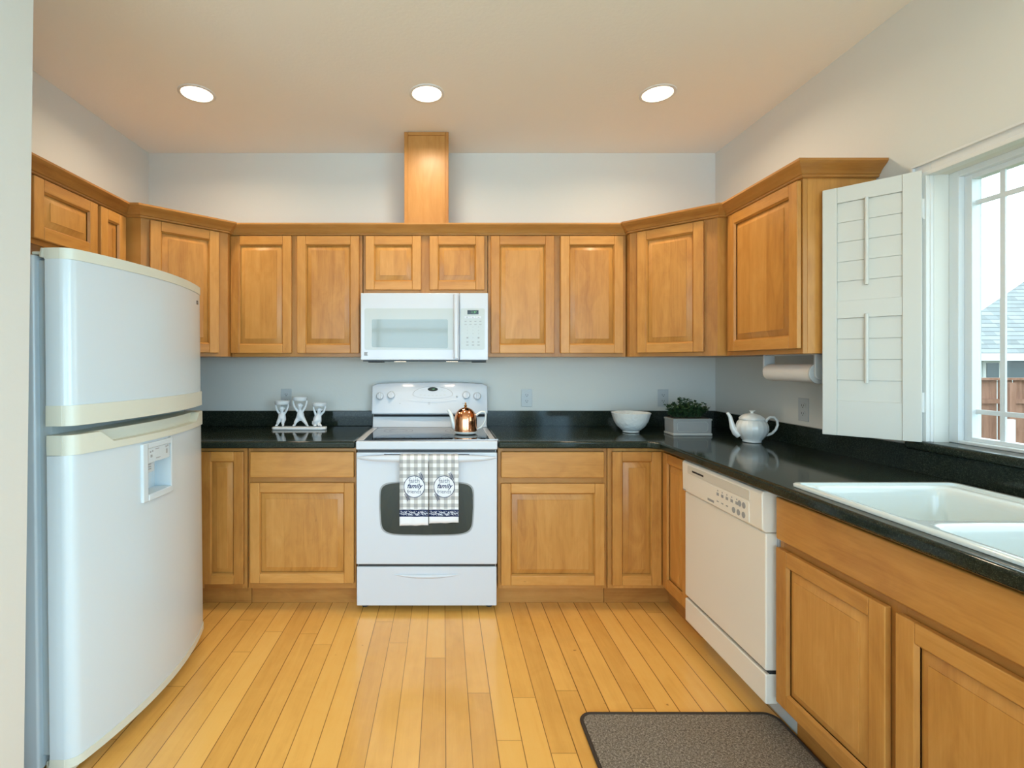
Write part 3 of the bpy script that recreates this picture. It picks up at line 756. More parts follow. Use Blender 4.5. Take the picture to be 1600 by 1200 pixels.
# back guard: lower riser, ledge, bowed tilted control panel
m = MB(); m.prism([(.585, .9158), (.600, .985), (.655, .985), (.655, .9158)], 'x', -W2 + .004, W2 - .004); m.build('riser', APPL, t, bevel=.004)
m = MB(); m.box(-W2 + .012, W2 - .012, .590, .655, .9852, .999); m.build('riser_vent', DARK, t)
m = MB()
N = 24; pts = []
for k in range(N + 1):
    x = -W2 + 2 * W2 * k / N; pts.append((x, 1.197 + .011 * (1 - (x / W2) ** 2) - (.012 if k in (0, N) else 0)))
poly = [(-W2, 1.000)] + pts + [(W2, 1.000)]
bow = lambda x, z: .560 + .028 * (z - 1.0) / .2 + .012 * (x / W2) ** 2 + (max(0, z - 1.19)) * .6
v = []; f = []; lev = [1.000, 1.008, 1.06, 1.12, 1.17, None]
for k in range(N + 1):
    x, zt = pts[k]
    for q in lev:
        z = zt if q is None else q; v.append((x, bow(x, z) + (.008 if q == 1.000 else 0), z))
    v += [(x, .655, zt), (x, .655, 1.0)]
c = len(lev) + 2
for k in range(N):
    for j in range(c): f.append((k * c + j, (k + 1) * c + j, (k + 1) * c + (j + 1) % c, k * c + (j + 1) % c))
f += [tuple(range(c - 1, -1, -1)), tuple(N * c + j for j in range(c))]
m.mesh(v, f); bgd = m.build('control_panel', APPL, t, bevel=.005, sharp=40)
def onbg(x, z, d): return (x, bow(x, z) - d, z)
TILT = R(90) - math.atan2(.028, .2)
# oval keypad: lens shape, display, key marks
kx = .020
def plate(name, poly, d0, d1, mt, parent, cx, cz):
    """a polygon laid on the tilted panel"""
    m = MB(); n = len(poly)
    a = [onbg(cx + p[0], cz + p[1], d0) for p in poly]; b = [onbg(cx + p[0], cz + p[1], d1) for p in poly]
    m.mesh(a + b, [tuple(range(n)), tuple(range(2 * n - 1, n - 1, -1))] + [(i, (i + 1) % n, n + (i + 1) % n, n + i) for i in range(n)])
    return m.build(name, mt, parent)
lens = [(.131 * math.cos(a), (.052 if math.sin(a) > 0 else .026) * math.sin(a)) for a in [2 * PI * k / 40 for k in range(40)]]
plate('keypad_rim', lens, -.002, .0015, GREY, bgd, kx, 1.130)
kp = plate('keypad', [(p[0] * .975, p[1] * .965) for p in lens], -.002, .0024, APPL, bgd, kx, 1.130)
ds = plate('display', ellipse(0, 0, .033, .0135, 28), 0, .0032, SCREEN, kp, kx, 1.164)
text_mesh('1:37', .011, GLOW, 'clock_digits', ds, onbg(kx + .004, 1.164, .0036), (TILT, 0, 0), .0001)
for i in range(7):
    u = -.078 + i * .026; plate('key_mark', [(-.007, -.003), (.007, -.003), (.007, .003), (-.007, .003)], 0, .0028, LGREY, kp, kx + u, 1.128 - .004 * (1 - (u / .078) ** 2))
for u, zz in ((-.066, 1.160), (.060, 1.158), (.078, 1.148)): plate('key_mark', [(-.008, -.002), (.008, -.002), (.008, .002), (-.008, .002)], 0, .0028, LGREY, kp, kx + u, zz)
plate('panel_ridge', [(.16 * math.cos(a), .010 * math.sin(a) + .006 * math.cos(a) ** 2) for a in [2 * PI * k / 40 for k in range(40)]], -.004, .003, APPL, bgd, kx, 1.090)
plate('logo_mark', [(-.006, -.006), (.006, -.006), (.006, .006), (-.006, .006)], 0, .0008, GREY, bgd, kx - .024, 1.072)
plate('logo_mark', [(-.0042, -.0042), (.0042, -.0042), (.0042, .0042), (-.0042, .0042)], 0, .0011, APPL, bgd, kx - .024, 1.072)
for k in range(6): plate('logo_letter', [(-.0022, -.003), (.0022, -.003), (.0022, .003), (-.0022, .003)], 0, .0008, LGREY, bgd, kx - .006 + k * .0068, 1.071)
for x in (-.205, .205): plate('indicator', ellipse(0, 0, .0028, .0028, 10), 0, .001, GREY, bgd, x + .012, 1.072)
for x in (-.322, -.250, .236, .308):
    z = 1.118 if abs(x) > .3 else 1.124
    m = MB(); m.lathe([(.026, 0), (.026, .004), (.022, .007), (.021, .022), (.019, .024), (0, .024)], 28)
    kb = m.build('knob', APPL, bgd, loc=onbg(x, z, -.001), rot=(TILT, 0, 0))
    m = MB(); m.prism([(-.006, -.021), (.006, -.021), (.004, .021), (-.004, .021)], 'z', .020, .034); m.build('knob_grip', APPL, kb, bevel=.002)
    m = MB(); m.lathe([(.030, 0), (.030, .0012), (0, .0012)], 28); m.build('dial_ring', LGREY, bgd, loc=onbg(x, z, -.0005), rot=(TILT, 0, 0))
m = MB(); m.lathe([(.007, 0), (.007, .006), (.003, .010), (0, .0105)], 16); m.build('light_switch', APPL, bgd, loc=onbg(.178, 1.118, 0), rot=(TILT, 0, 0))
# oven door
m = MB(); m.box(-W2, W2, 0, .044, .256, .855); od = m.build('oven_door', APPL, t, bevel=.006, seg=3)
NW = 20; tp = []; bt = []
wpoly = []
for k in range(NW + 1):
    u = -1 + 2 * k / NW; wpoly.append((.247 * u, .694 - .004 * u * u))
for a in range(1, 6): pass
wp = []
cx = .0
def superpt(a):
    c_, s_ = math.cos(a), math.sin(a); e = .30
    return (.247 * math.copysign(abs(c_) ** e, c_), (.134 if s_ > 0 else .137) * math.copysign(abs(s_) ** e, s_))
for k in range(64):
    x, z = superpt(2 * PI * k / 64); x *= 1 - .03 * (z / .137 < 0) * abs(z / .137); z -= .006 * (1 - (x / .247) ** 2) * (z < 0); wp.append((x, .5585 + z))
m = MB(); m.prism([(x * 1.03, .5585 + (z - .5585) * 1.05) for x, z in wp], 'y', -.0006, .01); wr = m.build('window_border', GREY, od)
m = MB(); m.prism(wp, 'y', -.0012, .01); m.build('oven_window', OGLS, od)
m = MB()
NH = 24; v = []; f = []
for k in range(NH + 1):
    u = -1 + 2 * k / NH; e = (1 - abs(u) ** 4); h = .004 + .015 * e; d = .004 + .010 * e; yc = -(.003 + .031 * e ** .45)
    zc = .828
    for j in range(10):
        a = 2 * PI * j / 10; v.append((.370 * u, yc + d * math.cos(a), zc + h * math.sin(a)))
for k in range(NH):
    for j in range(10): f.append((k * 10 + j, k * 10 + (j + 1) % 10, (k + 1) * 10 + (j + 1) % 10, (k + 1) * 10 + j))
f += [tuple(range(9, -1, -1)), tuple(NH * 10 + j for j in range(10))]
m.mesh(v, f); m.build('oven_handle', APPL, od)
for x0, x1 in ((-.228, -.140), (-.112, -.012), (.012, .112), (.140, .228)):
    m = MB(); m.box(x0, x1, -.0008, .01, .8425, .8465); m.build('vent_slot', BLK, od)
m = MB(); m.box(-W2 + .01, W2 - .01, .010, .045, .240, .2555); m.build('drawer_gap', BLK, t)
m = MB(); m.box(-W2 + .002, W2 - .002, .002, .044, .034, .243); dr = m.build('storage_drawer', APPL, t, bevel=.005, seg=3)
m = MB(); v = []; f = []
for k in range(25):
    u = -1 + 2 * k / 24; hh = .024 * (1 - u * u) ** .8 + .001; d = .014 * (1 - u * u)
    for j in range(7):
        a = PI * j / 6; v.append((.185 * u, .002 - d * math.sin(a) * (1 if j < 4 else .7), .205 - hh * (1 - math.cos(a)) / 2))
for k in range(24):
    for j in range(6): f.append((k * 7 + j, k * 7 + j + 1, (k + 1) * 7 + j + 1, (k + 1) * 7 + j))
m.mesh(v, f); m.build('drawer_pull', APPL, dr)
for x in (-.34, .34):
    for y in (.08, .60):
        m = MB(); m.lathe([(.02, .0005), (.02, .02), (.012, .034)], 14, (x, y, 0)); m.build('foot', BLK, t)

# ------------------------------------------------------------------ dish towels over the oven handle
def towel(label, x0, x1, zt, zb, skew):
    t = thing('dish_towel', label, 'towel', ((x0 + x1) / 2, 2.622, zt), 0, 'dish towels on the oven handle')
    w = (x1 - x0) / 2; L = zt - zb; m = MB(); v = []; f = []; nx = 16
    rows = [(.0415, -.30), (.0405, -.15), (.036, -.03), (.030, .002), (.014, .0075), (.002, .003), (-.0050, -.012)] + [(-.0050 + .006 * min(1, q * 2), -.012 - (L - .012) * q) for q in [k / 22 for k in range(1, 23)]]
    rows = [(y + .0, z) for y, z in rows]
    for (y, z) in rows:
        for i in range(nx + 1):
            u = -1 + 2 * i / nx
            wy = (.0022 * math.sin(u * 5 + 1.0) + .0016 * math.sin(u * 9)) * min(1, max(0, -z) / .12) * (1 if y < .03 else .0)
            zz = z + (skew * u * w if z < -.1 and y < .03 else 0)
            v.append((u * w * (1 + .015 * max(0, -z)), y - wy, zz))
    nr = len(rows)
    for r in range(nr - 1):
        for i in range(nx): f.append((r * (nx + 1) + i, r * (nx + 1) + i + 1, (r + 1) * (nx + 1) + i + 1, (r + 1) * (nx + 1) + i))
    m.mesh(v, f); c = m.build('cloth', GING, t, sharp=180); s = c.modifiers.new('thick', 'SOLIDIFY'); s.thickness = .002; s.offset = -1
    # printed roundel
    zc = -.157; yr = -.0068
    m = MB(); m.prism([(p[0], p[1]) for p in ellipse(.002, zc, .0545, .0565, 40)], 'y', yr, yr + .006); rd = m.build('roundel', CLOTH, c)
    m = MB(); n = 48; v = []
    for k in range(n):
        a = 2 * PI * k / n; v += [(.002 + .0555 * math.cos(a), yr - .0006, zc + .0575 * math.sin(a)), (.002 + .0525 * math.cos(a), yr - .0006, zc + .0545 * math.sin(a))]
    m.mesh(v, [(2 * k, 2 * k + 1, (2 * k + 3) % (2 * n), (2 * k + 2) % (2 * n)) for k in range(n)]); m.build('roundel_ring', NAVY, rd)
    text_mesh('faith', .034, SLATE, 'lettering', rd, (.002, yr - .0008, zc + .031))
    text_mesh('family', .033, NAVY, 'lettering', rd, (.002, yr - .0008, zc + .003), shear=.35, bold=.0006)
    text_mesh('friends', .0275, SLATE, 'lettering', rd, (.002, yr - .0008, zc - .026))
    for sgn in (1, -1):
        m = MB()
        bx, bz = .002 + sgn * .047, zc + sgn * .034
        for k in range(5):
            for sd in (-1, 1):
                px_, pz_ = bx - sgn * .004 * k * .9, bz + sgn * .0085 * k * .9
                a = R(118 if sgn > 0 else 298) + sd * R(38); dx, dz = math.cos(a), math.sin(a); nx_, nz_ = -dz, dx; q = .014
                m.mesh([(px_, yr - .001, pz_), (px_ + dx * q * .5 + nx_ * .0019, yr - .001, pz_ + dz * q * .5 + nz_ * .0019), (px_ + dx * q, yr - .001, pz_ + dz * q), (px_ + dx * q * .5 - nx_ * .0019, yr - .001, pz_ + dz * q * .5 - nz_ * .0019)], [(0, 1, 2, 3)])
        m.build('leaf_sprig', NAVY, rd)
    return t
towel('checked dish towel on the oven handle, the left one, hanging slightly lower', -.2305, -.0805, .842, .480, .02)
towel('checked dish towel on the oven handle, the right one, hanging slightly higher', -.0755, .0785, .842, .493, .03)

# ------------------------------------------------------------------ microwave under the short cabinet
t = thing('microwave', 'white over-the-range microwave with clock, mounted above the stove', 'microwave', (-.113, 2.955, 0))
MW = .377
m = MB(); m.box(-MW, MW, .026, .388, 1.352, 1.748); m.build('body', APPL, t, bevel=.003)
xd = -MW + .152 * 3.78 + .0
xd = (717 - 563) * 2.95 / 780 - MW + .002
m = MB(); m.box(-MW, xd - .001, 0, .0255, 1.352, 1.748); md = m.build('door', APPL, t, bevel=.004)
m = MB(); m.prism(rrect(-MW + .022, xd - .030, 1.412, 1.657, .012), 'y', -.0008, .004); m.build('door_inset', MWHT, md)
m = MB(); pl = rrect(-MW + .066, xd - .069, 1.428, 1.592, .008); m.prism([(x, z - .007 * ((x + MW - .066) / .44) * (z < 1.5)) for x, z in pl], 'y', -.0016, .004); m.build('door_window', MGLS, md)
m = MB()
ph = [(xd - .038, 0), (xd - .034, -.030), (xd - .026, -.036), (xd - .014, -.036), (xd - .007, -.030), (xd - .007, 0)]
m.prism(ph, 'z', 1.360, 1.740); m.build('door_handle', APPL, md, bevel=.003)
m = MB(); m.prism([(-MW + .02 + x * .022, 1.377 + z * .022) for x, z in ((0, 0), (1, 0), (.8, .5), (1, 1), (0, 1))], 'y', -.0006, .002); m.build('logo_mark', GREY, md)
m = MB(); m.box(xd + .001, MW, 0, .0255, 1.352, 1.748); mp = m.build('control_panel', APPL, t, bevel=.004)
cx0, cx1 = xd + .006, MW - .020
m = MB(); m.prism(rrect(cx0, cx1, 1.412, 1.657, .01), 'y', -.0008, .004); kp = m.build('keypad', MWHT, mp)
cm = (cx0 + cx1) / 2 + .002
m = MB(); m.box(cm - .033, cm + .033, -.0016, .002, 1.622, 1.646); ds = m.build('display', SCREEN, kp)
text_mesh('1:37', .018, GLOW, 'clock_digits', ds, (cm + .006, -.0019, 1.634), extrude=.0001)
for k in range(3):
    m = MB(); m.box(cm - .050 + k * .034, cm - .020 + k * .034, -.0014, .002, 1.598, 1.610); b = m.build('key', APPL, kp, bevel=.001)
    m = MB(); m.box(cm - .040 + k * .034, cm - .030 + k * .034, -.0017, .002, 1.602, 1.606); m.build('key_mark', GREY, b)
rows = [(1.580, 4, .012, .004), (1.562, 4, .014, .0035), (1.547, 3, .004, .005), (1.527, 3, .004, .005), (1.507, 3, .004, .005), (1.483, 3, .011, .008), (1.458, 3, .012, .005), (1.440, 3, .014, .005)]
for z, nn, w, h in rows:
    for k in range(nn):
        x = cm + (k - (nn - 1) / 2) * (.029 if nn == 4 else .033)
        if z == 1.483 and k == 1:
            text_mesh('0', .009, GREY, 'key_digit', kp, (x, -.001, z), extrude=.0001); continue
        if w == .004:
            dg = {1.547: 0, 1.527: 3, 1.507: 6}[z] + k + 1; text_mesh(str(dg), .009, GREY, 'key_digit', kp, (x, -.001, z), extrude=.0001); continue
        m = MB(); m.box(x - w / 2, x + w / 2, -.0011, .002, z - h / 2, z + h / 2); m.build('key_mark', GREY, kp)
m = MB(); m.box(-MW + .01, MW - .01, .02, .36, 1.343, 1.3515); m.build('underside_plate', BLK, t)
for x in (-.150, .165):
    m = MB(); m.box(x - .035, x + .035, .06, .11, 1.3424, 1.3429); m.build('cooktop_lamp', LENS, t)
    l = bpy.data.lights.new('lamp', 'AREA'); l.shape = 'RECTANGLE'; l.size = .06; l.size_y = .04; l.energy = .5; l.spread = R(130); l.color = (1.0, .80, .56)
    lo = bpy.data.objects.new('lamp', l); lo.parent = t; lo.location = (x, .085, 1.3415); COL.objects.link(lo)
for x in (-.30, .33):
    m = MB(); m.box(x - .04, x + .04, .05, .2, 1.337, 1.3428); m.build('filter_grille', DARK, t)

# ------------------------------------------------------------------ dishwasher (faces -x)
t = thing('dishwasher', 'built-in white dishwasher in the right run between corner and sink', 'dishwasher', (1.167, 2.412, 0), -PI / 2)
DW = .612
m = MB(); m.box(.004, DW - .004, .046, .60, .10, .868); m.build('body', APPL, t)
zs = .715
m = MB(); m.box(0, DW - .008, 0, .045, .215, zs - .002); m.build('door_panel', BISQ, t, bevel=.006, seg=3)
m = MB(); m.prism([(.045, zs), (.000, zs), (-.012, zs + .010), (-.014, .855), (-.006, .866), (.045, .866)], 'x', 0, DW - .008)
cpn = m.build('control_panel', BISQ, t, bevel=.005, seg=3)
m = MB(); m.prism(rrect(.055, DW - .08, .812, .850, .006), 'y', -.0155, -.010); m.build('handle_recess', mat('bisque_recess', (.60, .57, .51), .4), cpn, bevel=.002)
m = MB(); m.box(.10, .20, -.0165, -.013, .826, .834); m.build('latch_vent', DARK, cpn)
m = MB(); m.prism(rrect(.045, DW - .085, zs + .012, .805, .004), 'y', -.0150, -.010); fp = m.build('fascia', BISQ, cpn)
for i in range(5):
    x = .315 + i * .034
    m = MB(); m.box(x - .008, x + .008, -.0158, -.013, .775, .787); m.box(x - .003, x + .003, -.0158, -.013, .793, .798); m.build('button_mark', GREY, fp)
for i in range(3):
    x = .315 + i * .034
    m = MB(); m.box(x - .007, x + .007, -.0158, -.013, .748, .753); m.build('button_mark', GREY, fp)
for x, z in ((.470, .785), (.497, .785), (.430, .748), (.462, .748), (.495, .748)):
    m = MB(); m.prism(ellipse(x, z, .011, .012, 16), 'y', -.0160, -.013); m.build('button', GREY, fp)
m = MB(); m.box(.235, .285, -.0158, -.013, .735, .745); m.build('logo_plate', GREY, fp)
m = MB(); m.box(.01, .035, -.0145, -.012, zs + .010, zs + .014); m.build('logo_plate', GREY, cpn)
m = MB(); m.box(.006, DW - .012, .016, .045, .200, .2145); m.build('panel_gap', DARK, t)
m = MB(); m.box(0, DW - .008, 0, .045, .093, .202); m.build('access_panel', BISQ, t, bevel=.006, seg=3)
m = MB(); m.box(.01, DW + .018, .098, .108, .002, .092); m.build('toe_plate', LGREY, t)

# ------------------------------------------------------------------ window shutter, folded open against the wall
hx_, hy_ = 1.801, 1.874
ang = math.atan2(2.096 - hy_, 1.597 - hx_)
t = thing('plantation_shutter', 'white plantation shutter panel swung open beside the window', 'shutter', (hx_, hy_, 1.036), ang)
SWD, SH, ST = .302, 1.013, .027
m = MB(); m.box(.002, .056, 0, ST, 0, SH); m.build('stile', SHUT, t, bevel=.002)
m = MB(); m.box(SWD - .048, SWD, 0, ST, 0, SH); m.build('stile', SHUT, t, bevel=.002)
for z0, z1 in ((0, .143), (.477, .548), (.949, SH)):
    m = MB(); m.box(.0562, SWD - .0482, .002, ST - .003, z0, z1); m.build('rail', SHUT, t, bevel=.0015)
for zb_, n_ in ((.143, 4), (.548, 5)):
    hgt = (.334 if n_ == 4 else .401) / n_
    for k in range(n_):
        m = MB(); z0 = zb_ + k * hgt
        # closed blades lap like weatherboards, the lower edge proud
        m.prism([(.0125, z0 - .0002), (.0195, z0 + .0002), (.0190, z0 + hgt * .6), (.0165, z0 + hgt - .0006), (.0085, z0 + hgt - .001), (.0085, z0 + hgt * .4)], 'x', .0565, SWD - .0485)
        m.build('louver', SHUT, t, sharp=50)
for z0, z1 in ((.215, .492), (.606, .953)):
    m = MB(); m.prism(rrect(.154, .166, ST - .006, ST + .008, .005, 4), 'z', z0, z1); m.build('tilt_rod', SHUT, t, bevel=.002)
for z in (.110, .835):
    m = MB(); m.tube([(.0, .004, z), (.0, .004, z + .075)], .0045, 10); m.box(.0, .004, .004, .024, z + .002, z + .073); m.build('hinge', TRIM, t)

# ------------------------------------------------------------------ paper towels under the right cabinet
xp, zp = 1.63, 1.287
t = thing('paper_towel_holder', 'grey-white plastic paper towel holder screwed under the right wall cabinet', 'paper towel holder', (xp, 2.33, zp))
for y0, y1 in ((-.180, -.168), (.166, .178)):
    m = MB(); m.prism([(-.028, .0845), (-.028, 0)] + [(.028 * math.cos(a), .028 * math.sin(a)) for a in [PI + PI * k / 10 for k in range(1, 10)]] + [(.028, 0), (.028, .0845)], 'y', y0, y1); m.build('arm', LGREY, t, bevel=.003)
for y0, y1 in ((-.168, -.158), (.156, .166)):
    m = MB(); m.prism(ellipse(0, 0, .046 if y0 < 0 else .030, .046 if y0 < 0 else .030, 28), 'y', y0 + .0002, y1); m.build('end_disc', LGREY, t, bevel=.002)
m = MB(); m.box(-.02, .02, -.168, .166, .0805, .0845); m.build('mounting_strip', LGREY, t)
m = MB(); pr = ellipse(xp, zp, .041, .041, 36); m.prism(pr, 'y', 2.33 - .1575, 2.33 + .1555)
tag(m.build('paper_towel_roll', PAPER), 'roll of white paper towels held under the right wall cabinet', 'paper towels')

# ------------------------------------------------------------------ outlets
def outlet(label, loc, rz):
    t = thing('power_outlet', label, 'outlet', loc, rz)
    m = MB(); m.box(-.036, .036, -.005, -.0005, -.058, .058); m.build('cover_plate', OUTL, t, bevel=.002)
    for z in (-.02, .02):
        m = MB(); m.prism(rrect(-.017, .017, z - .014, z + .014, .010), 'y', -.0068, -.004); s = m.build('socket', OUTL, t)
        m = MB(); m.box(-.008, -.0055, -.0072, -.006, z - .003, z + .007); m.box(.0055, .008, -.0072, -.006, z - .003, z + .006); m.prism(ellipse(0, z - .008, .003, .003, 10), 'y', -.0072, -.006); m.build('slots', BLK, s)
outlet('pale grey double outlet behind the cherub candle holder', (-1.054, YB, 1.104), 0)
outlet('pale grey double outlet on the back wall just right of the stove', (.558, YB, 1.100), 0)
outlet('pale grey double outlet on the back wall above the planter', (1.472, YB, 1.100), 0)
outlet('pale grey double outlet on the window wall, below the paper towels', (XR, 2.526, 1.097), -PI / 2)

# ------------------------------------------------------------------ things on the stove and the worktops
t = thing('kettle', 'copper-domed teapot with white spout standing on the glass cooktop', 'teapot', (.131, 2.965, .9148))
m = MB(); m.lathe([(.0, .0), (.052, .0), (.066, .004), (.071, .012), (.071, .016), (.060, .018), (.0, .018)], 40); m.build('ceramic_base', CERA, t)
m = MB(); m.lathe([(.0675, .0175), (.0675, .075), (.066, .095), (.061, .114), (.052, .130), (.038, .144), (.020, .153), (.008, .156), (.0, .1565)], 48); m.build('copper_dome', COPPER, t)
m = MB(); m.lathe([(.010, .155), (.006, .160), (.0095, .166), (.006, .171), (.0045, .175), (.006, .180), (.003, .185), (.0, .186)], 20); m.build('finial', BRASS, t)
m = MB(); m.tube([(-.055, 0, .028), (-.068, 0, .045), (-.076, 0, .075), (-.085, 0, .110), (-.099, 0, .133), (-.106, 0, .141)], [.016, .017, .0145, .011, .0085, .007], 14); m.build('spout', CERA, t)
m = MB(); m.tube([(.062, 0, .108), (.075, 0, .118), (.095, 0, .130), (.112, 0, .130), (.120, 0, .112), (.118, 0, .085), (.108, 0, .058), (.092, 0, .038), (.066, 0, .026)], [.007, .0065, .006, .006, .006, .006, .006, .0065, .007], 12, 1.3); m.build('handle', CERA, t)

t = thing('candle_holder', 'white candle holder of three small cherubs lifting round dishes', 'candle holder', (-.911, 3.165, ZT))
m = MB()
bp = [(-.180, -.020), (-.168, -.034), (.150, -.040), (.176, -.030), (.182, -.008), (.174, .030), (.10, .038), (-.165, .036), (-.182, .012)]
m.prism([(x * .95, y) for x, y in bp], 'z', .0005, .017); m.build('base', FIG, t, bevel=.005, seg=3)
def cherub(cx, H, legs, head_t, arm_w, sit=False):
    """one skinned body; H = height of the dish underside above the worktop; legs = ((foot dx, dy),(foot dx, dy))"""
    z0 = .017; hip = z0 + (H - z0) * (.34 if not sit else .20); neck = z0 + (H - z0) * .625; headz = z0 + (H - z0) * .80
    P = {}; E = []; Rr = []
    vs = []
    def add(p, r, pr=None):
        vs.append(p); Rr.append(r)
        if pr is not None: E.append((pr, len(vs) - 1))
        return len(vs) - 1
    pel = add((cx, 0, hip), .021); bel = add((cx + head_t * .2, -.006, hip + (neck - hip) * .38), .0245, pel); ch = add((cx + head_t * .5, -.002, neck - .014), .0185, bel)
    nk = add((cx + head_t * .8, -.003, neck + .003), .0070, ch); hd = add((cx + head_t, -.006, headz + .001), .0185, nk); tp_ = add((cx + head_t * 1.1, -.005, headz + .011), .0150, hd); add((cx + head_t * 1.1, -.004, headz + .0185), .0075, tp_)
    for s, (fx, fy) in zip((-1, 1), legs):
        th = add((cx + s * .014, -.003, hip - .006), .0165, pel)
        kn = add((cx + (fx * .75 if not sit else fx * .5), fy - .012 if not sit else fy, z0 + (hip - z0) * (.52 if not sit else .42)), .0105, th)
        an = add((cx + fx * .92, fy - .004, z0 + .012), .0075, kn); add((cx + fx * 1.12, fy - .018, z0 + .0065), .0065, an)
    for s in (-1, 1):
        sh = add((cx + head_t * .5 + s * .014, 0, neck - .008), .0085, ch); el = add((cx + head_t + s * arm_w * .80, -.002, neck + (H - neck) * .35), .0068, sh)
        wr = add((cx + head_t + s * arm_w, 0, H - .008), .0058, el); add((cx + head_t + s * arm_w * .93, 0, H + .003), .0062, wr)
    me = bpy.data.meshes.new('cherub'); me.from_pydata(vs, E, []); me.materials.append(FIG)
    o = obj('cherub', me, t); sk = o.modifiers.new('skin', 'SKIN'); sk.use_smooth_shade = True
    for i, d in enumerate(me.skin_vertices[0].data):
        d.radius = (Rr[i], Rr[i]); d.use_root = (i == 0)
    ss = o.modifiers.new('sub', 'SUBSURF'); ss.levels = 2; ss.render_levels = 2
    # ears, nose and wings keep the little face readable
    m = MB(); hx2 = cx + head_t
    m.lathe([(.0, -.004), (.003, -.002), (.003, .002), (.0, .004)], 8, (hx2, -.0215, headz + .001))
    for s in (-1, 1): m.lathe([(.0, -.005), (.004, -.002), (.004, .003), (.0, .005)], 8, (hx2 + s * .0165, -.003, headz + .003))
    m.build('face_relief', FIG, o)
    m = MB(); w = .046
    m.lathe([(.0, 0), (w * .86, 0), (w * .92, .002), (w * .96, .010), (w, .0215), (w * .97, .023), (w * .93, .021), (w * .88, .010), (.0, .008)], 36, (cx + head_t, 0, H)); m.build('dish', FIG, t, sharp=50)
cherub(-.113, .158, ((-.030, -.004), (.012, -.008)), .0, .040)
cherub(.005, .182, ((-.038, -.004), (.046, -.004)), -.004, .044)
cherub(.108, .146, ((-.006, -.010), (.030, -.012)), .016, .038, True)
m = MB(); m.tube([(.094, .012, .022), (.080, .014, .035), (.078, .012, .050)], [.009, .008, .004], 8); m.build('wing', FIG, t)

t = thing('bowl', 'white ceramic bowl with wavy rim on the worktop left of the planter', 'bowl', (1.137, 3.03, ZT))
def scal(a, z): return .012 * math.sin(a * 10) * max(0, (z - .09) / .03)
m = MB(); m.lathe([(.0, .0006), (.045, .0006), (.050, .004), (.047, .010), (.060, .018), (.083, .040), (.100, .070), (.109, .100), (.115, .120), (.111, .121), (.104, .100), (.095, .070), (.078, .042), (.050, .022), (.0, .018)], 60, rib=scal); b = m.build('basin', CERA, t, sharp=60)
tx = bpy.data.materials.new('embossed_ceramic'); tx.use_nodes = True
EMB = mat('embossed_glaze', (.72, .74, .73), .16, coat=.4, coat_rough=.04); q = NT(EMB); q.bump(q.noise(q.objco(), 75., 2.), .5, .01); b.data.materials[0] = EMB
bpy.data.materials.remove(tx)

t = thing('planter', 'small grey rectangular planter box with a bushy green plant', 'plant', (1.436, 2.937, ZT), R(0))
m = MB(); h = .098; wx, wy = .109, .058
m.prism([(-wx - .004, .0005), (-wx - .004, .010), (-wx + .002, .014), (-wx + .002, .012)][:0] or [(-wx, .0005), (wx, .0005), (wx + .001, h), (-wx - .001, h)], 'y', -wy, wy); pb = m.build('box', POT, t, bevel=.002)
m = MB(); m.box(-wx - .004, wx + .004, -wy - .004, wy + .004, .0005, .014); m.build('plinth', POTL, pb, bevel=.003)
m = MB(); m.box(-wx - .004, wx + .004, -wy - .004, -wy + .006, h - .010, h); m.box(-wx - .004, wx + .004, wy - .006, wy + .004, h - .010, h); m.box(-wx - .004, -wx + .006, -wy, wy, h - .010, h); m.box(wx - .006, wx + .004, -wy, wy, h - .010, h); m.build('rim', POT, pb, bevel=.002)
m = MB()                            # raised frame line with clipped corners
fr = [(-.078, .024), (.078, .024), (.088, .034), (.088, .070), (.078, .080), (-.078, .080), (-.088, .070), (-.088, .034)]
m.tube([(x, -wy - .0006, z) for x, z in fr + [fr[0], fr[1]]], .0014, 6); m.build('frame_line', POTL, pb)
m = MB(); m.box(-wx + .008, wx - .008, -wy + .008, wy - .008, h + .0002, h + .004); m.build('soil', SOIL, t)
m = MB(); rnd = random.Random(3)
for k in range(95):
    a = rnd.uniform(0, 2 * PI); rr = rnd.uniform(0, 1) ** .5
    b0 = Vector((math.cos(a) * rr * .085, math.sin(a) * rr * .04, h)); out = Vector((math.cos(a) * rr * .85 + rnd.uniform(-.2, .2), math.sin(a) * rr * .55 + rnd.uniform(-.2, .2), 1)).normalized()
    Ls = rnd.uniform(.065, .125) * (1.05 - .35 * rr); tip = b0 + out * Ls
    m.tube([b0, b0 + out * Ls * .5, tip], [.0013, .0011, .0008], 4)
    for q_ in range(8):
        tt = rnd.uniform(.3, 1.0); p = b0 + out * Ls * tt; th = rnd.uniform(0, 2 * PI)
        d = (Vector((math.cos(th), math.sin(th), rnd.uniform(-.1, .9)))).normalized(); sd = d.cross(Vector((rnd.uniform(-.4, .4), rnd.uniform(-.4, .4), 1))).normalized(); l = rnd.uniform(.015, .025); w = l * .42
        up = d.cross(sd) * .003
        m.mesh([p, p + d * l * .45 + sd * w, p + d * l, p + d * l * .45 - sd * w, p + d * l * .5 + up], [(0, 1, 4), (1, 2, 4), (2, 3, 4), (3, 0, 4)])
fo = m.build('foliage', LEAF, t, merge=False); fo['kind'] = 'stuff'

